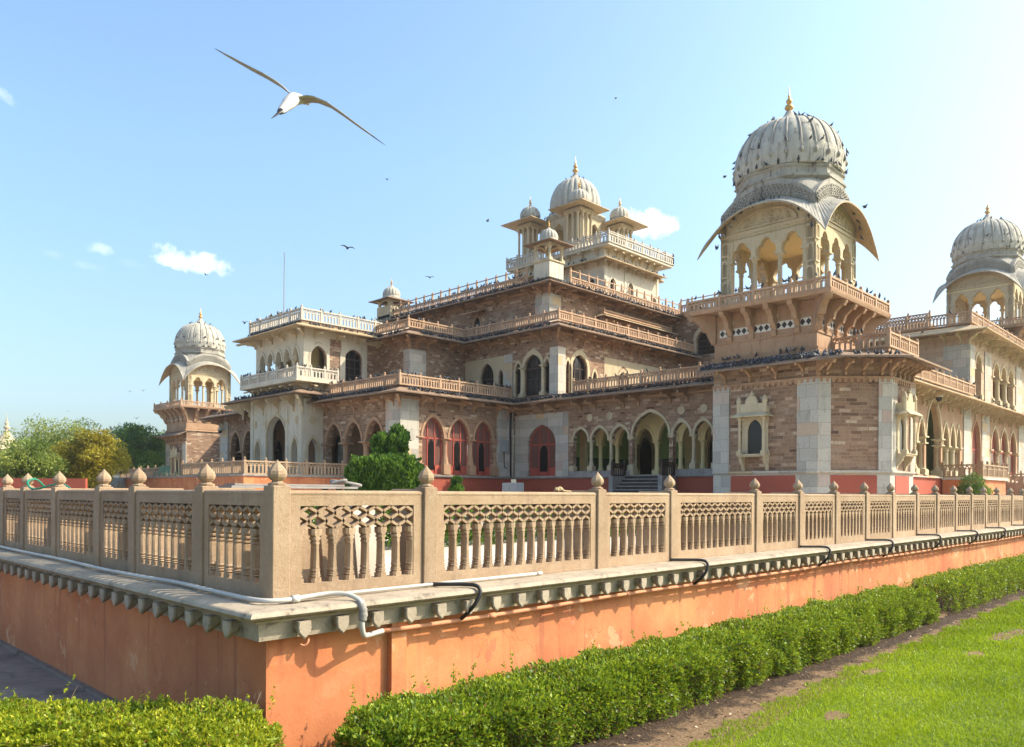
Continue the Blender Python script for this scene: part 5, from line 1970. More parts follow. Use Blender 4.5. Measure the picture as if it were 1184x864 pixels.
for x in (5.9, 8.4, 11, 13.6, 16.2, 19, 22):
    MB().tube([(x - .05, 6.115 + .012 * math.sin(x * 1.7), -.345 + .010 * math.sin(x * .9)), (x + .05, 6.115 + .012 * math.sin(x * 1.7), -.345 + .010 * math.sin(x * .9))], .031, 10).build('coupling', M['opipe'], op, True)
# the little red hook on the lit wall
hk = MB().tube(smooth_path([(A0 + .22, 6.25, -.28), (A0 + .23, 6.17, -.31), (A0 + .22, 6.14, -.35), (A0 + .19, 6.15, -.38), (A0 + .16, 6.17, -.37)], 4), .011, 8).build('wall_hook', M['opipe'], None, True)
tag(hk, 'short bent rusty orange hook under the cornice near the wall corner', 'hook')
names = ['first black hose from the wall corner, looping over the ledge by the second post', 'black hose over the ledge below the squirrel end post pair', 'third black hose from the corner looping over the ledge',
         'fourth black hose from the corner looping over the ledge', 'fifth black hose from the corner looping over the ledge', 'sixth black hose from the corner looping over the ledge',
         'seventh black hose from the corner looping over the ledge', 'eighth black hose from the corner, smallest and nearest the right edge']
hose_x = [5.22, 9.72, 14.0, 17.25, 20.5, 23.7, 26.7, 29.9]
names[1] = 'second black hose from the wall corner, looping over the ledge by the fourth post'
for hx, nm in zip(hose_x, names):
    h = MB().tube(smooth_path([(hx, 6.34, .022), (hx + .12, 6.22, .022), (hx + .26, 6.08, .022), (hx + .33, 5.97, .01), (hx + .34, 5.925, -.05), (hx + .30, 5.925, -.13), (hx + .26, 5.96, -.21),
                               (hx + .24, 6.04, -.29), (hx + .24, 6.10, -.335)], 5), .021, 9).build('drain_hose', M['hose'], None, True)
    tag(h, nm, 'hose', 'black hoses looping over the terrace ledge')

# ------------------------------------------------------------------ things on the terrace behind the balustrade
for k, (x, y, w, h, t, lab) in enumerate(((4.15, 7.15, .46, .80, .07, 'thin beige stone slab leaning behind the first balustrade panel, nearest the corner'),
                                          (4.72, 7.2, .42, .86, .08, 'pale beige stone slab leaning in the middle behind the first balustrade panel'),
                                          (5.15, 7.3, .30, .92, .06, 'white round topped slab leaning behind the first balustrade panel, farthest from the corner'))):
    W = Wall((x + w / 2, y), (x - w / 2, y))
    arc = [(w / 2 + w / 2 * math.cos(q), h - .12 + .12 * math.sin(q)) for q in [i * math.pi / 10 for i in range(11)]]
    o = MB().plate([[(0, -.01), (w, -.01)] + arc], lambda u, z, d, W=W: (W.F(u, z, d)[0], W.F(u, z, d)[1] + z * .15, z), 0, t).build('stone_slab', M['floor'] if k == 2 else M['bal'])
    tag(o, lab, 'stone slab', 'stone slabs leaning behind the balustrade')
bd = empty('plank_table', (5.0, 9.2, 0))
tag(bd, 'long weathered dark plank top showing just above the balustrade beside the corner post', 'table')
tp_ = MB()
tp_.box(4.35, 9.0, 1.02, 6.15, 9.5, 1.05)
tp_.box(4.4, 9.02, 1.054, 5.95, 9.3, 1.075)
tp_.build('top', M['grey_stone'], bd)
for x in (4.6, 5.9):
    for y in (9.08, 9.42):
        MB().box(x - .03, y - .03, -.01, x + .03, y + .03, 1.02).build('leg', M['darkwood'], bd)
rope = MB().tube(smooth_path([(5.85, 9.2, 1.09), (6.0, 9.1, 1.14), (6.1, 9.25, 1.12), (6.0, 9.35, 1.1), (5.9, 9.25, 1.13), (6.1, 9.1, 1.1), (6.3, 9.15, 1.07), (6.25, 9.3, 1.06)], 6), .02, 7).build('rope_coil', M['grey_stone'], None, True)
tag(rope, 'tangled grey rope lying on the end of the dark plank', 'rope')

# squirrel on the coping
sq_ = MB()
sx, sy, sz = 7.45, B0 + .09, .99
spine = [(-.012, .03, .006), (.0, .03, .016), (.018, .036, .022), (.038, .034, .02), (.06, .036, .027), (.09, .04, .032), (.12, .034, .028), (.145, .024, .016), (.17, .016, .010), (.21, .012, .012),
         (.26, .011, .012), (.30, .012, .008), (.315, .012, .003)]
vs, fs = [], []
n = 10
for dx, zc_, r in spine:
    for i in range(n):
        q = 2 * math.pi * i / n
        vs.append((sx - .12 + dx, sy + r * math.cos(q) * 1.05, sz + zc_ + r * math.sin(q)))
for k in range(len(spine) - 1):
    for i in range(n):
        fs.append((k * n + i, k * n + (i + 1) % n, (k + 1) * n + (i + 1) % n, (k + 1) * n + i))
fs += [tuple(range(n)), tuple((len(spine) - 1) * n + i for i in range(n))]
sq_.add(vs, fs)
for dx, dy in ((.03, -.022), (.03, .022), (.12, -.028), (.12, .028)):
    sq_.tube([(sx - .12 + dx + .01, sy + dy * .8, sz + .03), (sx - .12 + dx, sy + dy * 1.3, sz + .014), (sx - .135 + dx, sy + dy * 1.35, sz + .005)], [.012, .008, .006], 6)
for dy in (-.012, .012):
    sq_.lathe(sx - .12 + .026, sy + dy, [(.007, sz + .05), (.008, sz + .058), (.002, sz + .066)], 6)
fur = stone('squirrel_fur', (.30, .22, .12), (.42, .33, .2), (.06, .04, .03), .9, 30, 90, .3, .003, .9, False)
tag(sq_.build('squirrel', fur, None, True), 'small brown squirrel lying on the balustrade coping with its tail out behind', 'squirrel')

gh = MB().tube(smooth_path([(A0 + .35, 14.6, 1.05), (A0 + .2, 14.45, 1.16), (A0 + .02, 14.2, 1.12), (A0 + .05, 14.0, 1.0), (A0 + .3, 13.6, 1.08), (A0 + .35, 13.2, 1.0), (A0 + .3, 12.9, .9)], 8), .017, 8).build('garden_hose', M['greenpaint'], None, True)
tag(gh, 'bright green hose slung over the far left end of the balustrade', 'hose')

# ------------------------------------------------------------------ raised platforms before the palace
pf = empty('raised_platform', (26, 52, 0))
tag(pf, 'orange walled raised platform with a carved railing before the porch', 'platform')
MB().slab([(26, 52), (37, 52), (37, 86), (26, 86)], -.05, 2.12).build('wall', M['orange'], pf)
MB().sweep([(37, 52), (26, 52), (26, 86)], [(-.4, 2.24), (.12, 2.24), (.12, 2.14), (.05, 2.1), (-.4, 2.1)]).build('ledge', M['grey_stone'], pf)
MB().slab([(26.2, 52.2), (37, 52.2), (37, 86), (26.2, 86)], 2.1, 2.2).build('paving', M['floor'], pf)
MB().slab([(24.6, 74.5), (26, 74.5), (26, 81.5), (24.6, 81.5)], 0, .3)
sp_ = MB()
for k in range(9):
    sp_.box(26 - .3 * (9 - k), 74.5, -.05, 26 - .3 * (8 - k), 81.5, .235 * (k + 1))
sp_.build('steps', M['grey_stone'], pf)


def carved_rail(par, path, z0, h, sp):
    keep = []
    POOL.pop('plat_post', None)
    r = railing(par, path, z0, h, sp, M['bal'], .3, post_name='plat_post', w=.1)
    for _, _, mb, mat, pr, _l in POOL.pop('plat_post'):
        mb.build('railing_post', mat, r)
    return r


carved_rail(pf, [(35.8, 52.15), (26.15, 52.15), (26.15, 62.6)], 2.24, .98, 1.75)
carved_rail(pf, [(29.5, 75), (29.5, 86)], 2.2, 1.05, 1.8)
pr_ = empty('raised_platform', (64.5, 15.7, 0))
tag(pr_, 'small orange platform with carved railing jutting from the right wing of the palace', 'platform')
MB().slab([(64.5, 15.7), (71.6, 15.7), (71.6, 18.25), (64.5, 18.25)], -.05, 2.16).build('wall', M['orange'], pr_)
MB().slab([(64.3, 15.5), (71.7, 15.5), (71.7, 18.25), (64.3, 18.25)], 2.16, 2.34).build('ledge', M['marble'], pr_)
carved_rail(pr_, [(71.6, 15.6), (64.4, 15.6), (64.4, 18.2)], 2.34, .95, 1.5)
p2_ = empty('raised_platform', (80, 14.7, 0))
tag(p2_, 'grey stone platform with dark railing at the right edge before the red arches', 'platform')
MB().slab([(80, 12.7), (96, 12.7), (96, 18.25), (80, 18.25)], -.05, 2.0).build('wall', M['pink'], p2_)
carved_rail(p2_, [(96, 12.8), (80.1, 12.8), (80.1, 18.2)], 2.0, .95, 1.8)


def bench(x, y, z, lab, L=2.4):
    e = empty('bench', (x, y, z))
    tag(e, lab, 'bench')
    s = MB()
    for k in range(4):
        s.box(x - .2 + k * .11, y - L / 2, z + .42, x - .11 + k * .11, y + L / 2, z + .46)
    s.build('seat', M['greenpaint'], e)
    s = MB()
    for k in range(4):
        s.box(x + .27 + k * .02, y - L / 2, z + .52 + k * .13, x + .30 + k * .02, y + L / 2, z + .62 + k * .13)
    s.build('backrest', M['greenpaint'], e)
    for yy in (y - L / 2 + .15, y + L / 2 - .15):
        for xx, hh in ((x - .18, .42), (x + .25, .52)):
            MB().box(xx - .03, yy - .03, z, xx + .03, yy + .03, z + hh).build('leg', M['greenpaint'], e)


bench(27.2, 69.6, 2.2, 'green slatted bench on the platform, farther from the railing')
bench(27.2, 65.0, 2.2, 'green slatted bench on the platform, right next to the railing end')

# far boundary wall and the little white spire
w0, w1 = at(-60, 560, 60), at(99, 560, 60)
bw = Wall((w1.x, w1.y), (w0.x, w0.y))
o = MB().plate([[(0, -1.5), (bw.L, -1.5), (bw.L, 1.95), (0, 1.95)]], bw.F, 0, .3).build('boundary_wall', M['plinth'])
tag(o, 'low red painted boundary wall in front of the trees at far left', 'wall')
c = at(8, 500, 170)
ts = empty('temple_spire', (c.x, c.y, 0))
tag(ts, 'pale pink pointed temple spire rising over the trees at the left edge', 'temple')
zz = c.z
MB().lathe(c.x, c.y, [(3.6, -1.5), (3.6, zz - 4), (4.0, zz - 3.8), (3.0, zz - 3.4), (.7, zz - .2), (.4, zz + .3)], 12).build('roof', M['cream'], ts)
finial(c.x, c.y, zz + .2, 1.9).build('finial', M['cream'], ts, True)

# ------------------------------------------------------------------ leaves


def leaf_quads(P, D, L, Wd, fold=.25):
    """leaf at each point P along direction D; returns vertices and quad faces"""
    n = len(P)
    up = RNG.normal(size=(n, 3))
    S = np.cross(D, up)
    S /= np.linalg.norm(S, axis=1)[:, None] + 1e-9
    Nn = np.cross(S, D)
    L = L[:, None]
    Wd = Wd[:, None]
    V = np.empty((n, 4, 3))
    V[:, 0] = P
    V[:, 1] = P + D * L * .5 + S * Wd * .5 + Nn * Wd * fold
    V[:, 2] = P + D * L
    V[:, 3] = P + D * L * .5 - S * Wd * .5 + Nn * Wd * fold
    return V.reshape(-1, 3), np.arange(n * 4).reshape(n, 4)


def vnoise(P, s, seed=0):
    """cheap smooth noise from a few sine waves, 0..1"""
    r = np.random.default_rng(seed)
    out = np.zeros(len(P))
    for k in range(7):
        w = r.normal(size=3) * s * (1 + k * .45)
        out += np.sin(P @ w + r.uniform(0, 6.28)) / (1 + .35 * k)
    return .5 + out / 6.0


def unit(v):
    return v / (np.linalg.norm(v, axis=1)[:, None] + 1e-9)


def hedge(name, lab, p0, p1, hw, z0, z1, n, L, mat, seed, shoots=60, cat='hedge', taper=.25, stuff=False, lump=.22, up=.25):
    p0, p1 = np.array(p0, float), np.array(p1, float)
    d = p1 - p0
    ln = np.linalg.norm(d)
    d /= ln
    s = np.array([-d[1], d[0]])
    t = RNG.uniform(0, 1, n)
    r = np.clip(1 - np.abs(RNG.normal(0, .17, n)), .15, 1.03)
    zc_, hz = (z0 + z1) / 2, (z1 - z0) / 2
    # walk the two sides and the top of a rounded box
    per = RNG.uniform(0, 4 * hz + 2 * hw, n)
    sx = np.where(per < 2 * hz, -1.0, np.where(per > 2 * hz + 2 * hw, 1.0, (per - 2 * hz) / hw - 1))
    sz = np.where(per < 2 * hz, per / hz - 1, np.where(per > 2 * hz + 2 * hw, 1 - (per - 2 * hz - 2 * hw) / hz, 1.0))
    nn_ = (np.abs(sx) ** 4 + np.abs(sz) ** 4) ** .25
    nn_ = np.where(sz < -.2, np.maximum(1.0, np.abs(sx) ** .5), nn_)
    lx, lz = sx / nn_ * hw, sz / nn_ * hz
    lx = np.where(sz < -.2, lx * (1 - .10 * (-sz - .2) / .8), lx)
    base = np.stack([p0[0] + d[0] * t * ln, p0[1] + d[1] * t * ln], 1)
    q = np.stack([base[:, 0], base[:, 1], lz], 1)
    k = 1 - lump + 2 * lump * vnoise(q + np.stack([lx, lx, lx], 1), 3.0, seed)
    k *= .86 + .26 * vnoise(q + np.stack([lx, lx, lx], 1), 11.0, seed + 5)
    k *= np.clip(np.minimum(t, 1 - t) * ln / taper, .35, 1) ** .4
    lx, lz = lx * r * k, np.where(lz > 0, lz * r * k, lz * r)
    P = np.stack([base[:, 0] + s[0] * lx, base[:, 1] + s[1] * lx, zc_ + lz], 1)
    out = np.stack([s[0] * np.sign(lx) * np.abs(lx / hw), s[1] * np.sign(lx) * np.abs(lx / hw), np.clip(lz / hz, -.2, 1)], 1)
    D = unit(out * .8 + RNG.normal(size=(n, 3)) * .65 + np.array([0, 0, up]))
    ll = L * RNG.uniform(.6, 1.25, n)
    tint = np.clip(.12 + .6 * vnoise(P, 7, seed + 1) + RNG.normal(0, .26, n) + .22 * np.clip(lz / hz, 0, 1) * RNG.uniform(0, 1, n), 0, 1)
    Ps, Ds, Ls, Ts = [P], [D], [ll], [tint]
    for i in range(shoots):       # upright new growth
        tt, off = RNG.uniform(0.01, .99), RNG.uniform(-.9, .9) * hw
        b = np.array([p0[0] + d[0] * tt * ln + s[0] * off, p0[1] + d[1] * tt * ln + s[1] * off, z1 - .08])
        hgt = RNG.uniform(.08, .26) * (1 if RNG.uniform() > .15 else 1.5) * min(1, L / .03)
        lean = RNG.normal(0, .25, 2)
        m = int(10 + hgt * 60)
        f = RNG.uniform(0, 1, m)
        pp = b + np.stack([lean[0] * f * hgt, lean[1] * f * hgt, f * hgt], 1)
        dd = unit(RNG.normal(size=(m, 3)) * .8 + np.array([0, 0, .7]))
        Ps.append(pp), Ds.append(dd), Ls.append(L * RNG.uniform(.5, 1.0, m)), Ts.append(np.clip(RNG.normal(.72, .2, m), 0, 1))
    P, D, ll, tint = np.concatenate(Ps), np.concatenate(Ds), np.concatenate(Ls), np.concatenate(Ts)
    V, Fc = leaf_quads(P, D, ll, ll * RNG.uniform(.38, .55, len(ll)))
    root = empty(name, (p0[0], p0[1], z0))
    tag(root, lab, cat)
    np_mesh('foliage', V, Fc, mat, root, tint)
    tw_ = MB()
    rr = random.Random(seed)
    for i in range(int(ln * 9)):
        tt, off = rr.random(), rr.uniform(-.5, .5) * hw
        x, y = p0[0] + d[0] * tt * ln + s[0] * off, p0[1] + d[1] * tt * ln + s[1] * off
        h = (z1 - z0) * rr.uniform(.5, .85)
        tw_.tube([(x, y, z0 - .05), (x + rr.uniform(-.06, .06), y + rr.uniform(-.06, .06), z0 + h * .5), (x + rr.uniform(-.16, .16), y + rr.uniform(-.16, .16), z0 + h)], [.012, .009, .004], 5)
    for i in range(int(ln * 7)):
        tt = rr.random()
        sd = rr.choice((-1, 1))
        x, y = p0[0] + d[0] * tt * ln + s[0] * hw * .7 * sd, p0[1] + d[1] * tt * ln + s[1] * hw * .7 * sd
        z = rr.uniform(z0 + .15 * (z1 - z0), z1 - .05)
        e = Vector((s[0] * sd * rr.uniform(.15, .42) * hw + rr.uniform(-.08, .08), s[1] * sd * rr.uniform(.15, .42) * hw, rr.uniform(-.02, .16)))
        q_ = Vector((x, y, z))
        tw_.tube([q_, q_ + e * .6 + Vector((0, 0, .01)), q_ + e], [.006, .004, .002], 4)
    tag(tw_.build('stem', M['bark'], root), kind='stuff')
    return root


hedge('hedge', 'long clipped green hedge running along the foot of the sunlit orange wall', (3.72, 5.43), (17.4, 5.43), .54, GZ0, -.92, 170000, .047, M['leaf_hedge'], 3, 130)
hedge('hedge', 'farther clipped hedge beyond the gap at the right edge of the lawn', (18.3, 5.43), (42, 5.43), .54, GZ0, -.88, 90000, .055, M['leaf_hedge'], 8, 60)
hedge('hedge', 'yellow green sunlit hedge in the bottom left corner beside the shaded wall', (.45, 8.3), (2.98, 5.6), .66, GZ0, -.80, 130000, .042, M['leaf_yel'], 15, 90)
hedge('hedge', 'low dark hedge on the terrace seen through the balusters', (6.0, 11.6), (24, 11.6), .8, 0, .78, 60000, .10, M['leaf_dark'], 21, 10)

# lawn grass
n = 330000
a = 4 + 34 * RNG.uniform(0, 1, n) ** 1.9
b = RNG.uniform(-1.5, 1, n)
b = np.where(RNG.uniform(size=n) < .92, RNG.uniform(0.10, 1, n) * 4.55, RNG.uniform(-2, .5, n))
b = b + .06 * np.sin(a * 5.1) + .05 * np.sin(a * 13.7 + 1) - .04
b = np.where(b > 3, b - .38 * np.exp(-np.clip(a - 6, 0, 99) / 3.0), b)
P = np.stack([a, b, np.full(n, GZ0 + .012)], 1)
keep = np.ones(n, bool)
PATCH = []
for px, py, rx, ry in ((1126, 758, .30, .08), (1166, 735, .85, .09), (966, 829, .26, .05), (1085, 712, .55, .07), (1010, 778, .3, .05)):
    q = pixdir(px, py)
    t_ = (GZ0 - .969) / q.z
    PATCH.append((q.x * t_, q.y * t_, rx, ry))
for cx_, cy_, rx, ry in PATCH:
    e2 = ((P[:, 0] - cx_) / rx) ** 2 + ((P[:, 1] - cy_) / (ry * 2)) ** 2
    keep &= (e2 > .35 + 1.5 * vnoise(P, 7, 44)) | (RNG.uniform(size=n) < .16)
    rr = random.Random(int(cx_ * 50))
    pts = []
    ph = [rr.uniform(0, 6.28) for _ in range(4)]
    for k in range(48):
        q = 2 * math.pi * k / 48
        w = 1 + .22 * math.sin(2 * q + ph[0]) + .16 * math.sin(3 * q + ph[1]) + .12 * math.sin(7 * q + ph[2]) + rr.uniform(-.06, .06)
        pts.append((cx_ + rx * w * math.cos(q), cy_ + ry * 2 * w * math.sin(q)))
    flat('bare_patch', pts, GZ0 + .016, M['soil'], lab='bare sandy patch worn in the lawn')
P = P[keep]
n = len(P)
D = unit(RNG.normal(size=(n, 3)) * np.array([.55, .55, .1]) + np.array([0, 0, 1]))
sc_ = np.clip(np.hypot(P[:, 0], P[:, 1]) / 9, 1, 2.6)
ll = RNG.uniform(.022, .055, n) * (1 + .7 * (vnoise(P, 2.2, 41) - .5)) * sc_ ** .4
side = unit(np.cross(D, RNG.normal(size=(n, 3))))
wd = (.0045 * sc_)[:, None]
V = np.empty((n, 3, 3))
V[:, 0] = P - side * wd
V[:, 1] = P + side * wd
V[:, 2] = P + D * ll[:, None]
tint = np.clip(.15 + .75 * vnoise(P, 1.3, 42) + RNG.normal(0, .17, n), 0, 1)
gr = np_mesh('grass', V.reshape(-1, 3), np.arange(n * 3).reshape(n, 3), M['grass'], None, tint)
tag(gr, 'short bright green grass blades of the lawn', None, None, 'stuff')
# dry leaves and crumbs of earth on the bare strip
n = 2600
a = 4 + 26 * RNG.uniform(0, 1, n) ** 1.6
P = np.stack([a, RNG.uniform(4.05, 5.0, n), np.full(n, GZ0 + .012)], 1)
D = unit(RNG.normal(size=(n, 3)) * np.array([1, 1, .25]))
ll = RNG.uniform(.015, .05, n)
V, Fc = leaf_quads(P, D, ll, ll * .5)
lit = np_mesh('leaf_litter', V, Fc, leafmat('dry_leaf', (.10, .06, .03), (.22, .14, .07), (.36, .26, .13), .1), None, RNG.uniform(0, 1, n))
tag(lit, 'dry fallen leaves and crumbs on the bare strip beside the hedge', None, None, 'stuff')
_q = pixdir(288, 812)
_t = (GZ0 + .06 - .969) / _q.z
for lab, x, y in (('crumpled blue and white plastic bag by the foot of the shaded wall', _q.x * _t, _q.y * _t),):
    bg = MB()
    vs, fs = [], []
    rr = random.Random(2)
    for k, (r, z) in enumerate(((.16, 0), (.2, .05), (.17, .11), (.1, .15), (.02, .17))):
        for i in range(12):
            q = 2 * math.pi * i / 12
            w = r * rr.uniform(.7, 1.2)
            vs.append((x + w * .8 * math.cos(q), y + w * 1.6 * math.sin(q), GZ0 + .012 + z * rr.uniform(.8, 1.2)))
    for k in range(4):
        for i in range(12):
            fs.append((k * 12 + i, k * 12 + (i + 1) % 12, (k + 1) * 12 + (i + 1) % 12, (k + 1) * 12 + i))
    bg.add(vs, fs)
    tag(bg.build('plastic_bag', M['blue_bag']), lab, 'bag')


def clumps_tree(name, lab, base, clumps, mat, n, L, seed, trunk=.25, cat='tree', group=None, droop=0., shell=.75, spray=0.):
    """tree with a tapered trunk, limbs to each clump and a crown of loose leaf clumps"""
    rg = np.random.default_rng(seed)
    base = Vector(base)
    root = empty(name, base)
    tag(root, lab, cat, group)
    tk = MB()
    C = [Vector(c[0]) for c in clumps]
    mid = sum(C, Vector()) / len(C)
    zf = base.z + (min(c.z - cl_[1] for c, cl_ in zip(C, clumps)) - base.z) * .8 + .3
    fork = Vector((base.x * .7 + mid.x * .3, base.y * .7 + mid.y * .3, max(base.z + .5, zf)))
    tk.tube([base - Vector((0, 0, .1)), base.lerp(fork, .5) + Vector((.1 * trunk, -.1 * trunk, 0)), fork, fork.lerp(mid, .6)], [trunk * 1.3, trunk, trunk * .85, trunk * .4], 8)
    for c in C:
        tk.tube([fork, fork.lerp(c, .5) + Vector((0, 0, .15 * (c - fork).length)), c], [trunk * .5, trunk * .28, trunk * .08], 6)
    tk.build('trunk', M['bark'], root)
    tot = sum(c[1] ** 2 for c in clumps)
    Ps, Ds, Ts = [], [], []
    for c, r in clumps:
        m = int(n * r * r / tot)
        v = unit(rg.normal(size=(m, 3)))
        rad = r * (1 - np.abs(rg.normal(0, .28, m))) * (.72 + .56 * vnoise(v * 1.0 + np.array(c), 2.4, seed + int(r * 100)))
        k = np.array([1, 1, .82]) if not spray else np.array([.75, .75, 1.25])
        pp = np.array(c) + v * rad[:, None] * k
        Ps.append(pp)
        Ds.append(unit(v * .6 + rg.normal(size=(m, 3)) * .7 + np.array([0, 0, .2 - droop + spray])))
        Ts.append(np.clip(.5 + .5 * (vnoise(pp, .9 / max(.3, r), seed + 2) - .5) * 2 + rg.normal(0, .17, m) + rg.normal(0, .1), 0, 1))
    P, D, T_ = np.concatenate(Ps), np.concatenate(Ds), np.concatenate(Ts)
    ll = L * rg.uniform(.6, 1.3, len(P))
    V, Fc = leaf_quads(P, D, ll, ll * .5)
    np_mesh('crown', V, Fc, mat, root, T_)
    return root


def crown_clumps(px0, px1, py_top, py_bot, d, k, seed, rf=.22):
    rr = random.Random(seed)
    W_ = (px1 - px0) / 907 * d
    H_ = (py_bot - py_top) / 907 * d
    c0 = at((px0 + px1) / 2, (py_top + py_bot) / 2, d)
    R_ = Vector((.7016, -.7129, 0))
    Fw = Vector((.7126, .7013, 0))
    out = []
    for i in range(k):
        q, rad = rr.uniform(0, 6.28), .86 * rr.uniform(0, 1) ** .6
        x, z = rad * math.cos(q) * W_ / 2, rad * math.sin(q) * H_ / 2
        r = rf * min(W_, H_) * rr.uniform(.7, 1.15)
        out.append((tuple(c0 + R_ * x + Fw * rr.uniform(-.3, .3) * W_ + Vector((0, 0, z))), r))
    return out, (c0.x, c0.y, GZ0)


TREES = [  # px0, px1, top, bottom, distance, clumps, material, leaves, leaf length, label
    (-45, 20, 492, 572, 70, 12, 'leaf_mid', 9000, .26, 'bright green bushy tree cut by the left edge below the spire'),
    (2, 62, 507, 566, 62, 14, 'leaf_mid', 11000, .22, 'rounded light green bush left of the yellow tree'),
    (22, 112, 484, 556, 100, 20, 'leaf_mid', 15000, .30, 'tall pale green tree standing behind the yellow drooping tree'),
    (62, 148, 500, 562, 66, 18, 'leaf_olive', 17000, .22, 'yellow olive drooping tree in the middle of the left tree group'),
    (112, 196, 492, 556, 108, 16, 'leaf_dark', 16000, .34, 'dark broad leaved tree just left of the far small tower'),
    (150, 240, 505, 560, 135, 10, 'leaf_dark', 8000, .4, 'dark tree half hidden behind the far tower base'),
    (-90, -20, 500, 570, 85, 10, 'leaf_dark', 6000, .3, 'dark tree outside the left end of the balustrade'),
]
for i, (x0, x1, yt, yb, d, k, mt, n, L, lab) in enumerate(TREES):
    cl_, base = crown_clumps(x0, x1, yt, yb, d, k * 2, 50 + i)
    clumps_tree('tree', lab, base, cl_, M[mt], n, L, 70 + i, trunk=.3, group='trees beyond the left end of the terrace', droop=.5 if 'olive' in mt else 0)

# clipped conifers in the court
tb = at(445, 560, 46)
cl_ = []
rr = random.Random(9)
for i in range(46):
    px = rr.uniform(434, 472)
    top = 505 + 7 * math.cos((px - 435) / 7.0) + (9 if 447 < px < 456 else 0) + (6 if px < 433 or px > 475 else 0)
    py = rr.uniform(top, 534)
    p = at(px, py, 46 + rr.uniform(-.8, .8))
    cl_.append((tuple(p), rr.uniform(.22, .34)))
b = at(455, 560, 46)
clumps_tree('clipped_conifer', 'tall clipped conifer with two lobed top rising from the dark green hedge block', (b.x, b.y, 0), cl_, M['leaf_top'], 14000, .24, 5, .12, 'conifer', spray=2.0)
h0, h1 = at(402, 560, 45), at(489, 560, 45)
hedge('clipped_hedge', 'dense dark green clipped hedge block round the foot of the tall conifer', (h0.x, h0.y), (h1.x, h1.y), 1.1, 0, 2.88, 26000, .24, M['leaf_top'], 31, 6, 'hedge', .6, lump=.14, up=1.6)
for px, lab, d, parts in ((528, 'tiny two tiered clipped shrub before the dark red plinth', 40, ((528, 556, .30), (527.5, 566, .42))),
                          (1124, 'dark clipped ball shrub beside the small orange platform', 50, ((1124, 559, .85), (1116, 570, .8), (1130, 570, .85), (1138, 569, .45)))):
    b = at(px, 570, d)
    clumps_tree('clipped_shrub', lab, (b.x, b.y, 0), [(tuple(at(x, y, d)), r * .9) for x, y, r in parts], M['leaf_top'], 5000, .09 if d < 45 else .12, 90 + px, .06, 'shrub')

# ------------------------------------------------------------------ birds
R_ = Vector((.7016, -.7129, 0))
U_ = Vector((0, 0, 1))
F_ = Vector((.7126, .7013, 0))


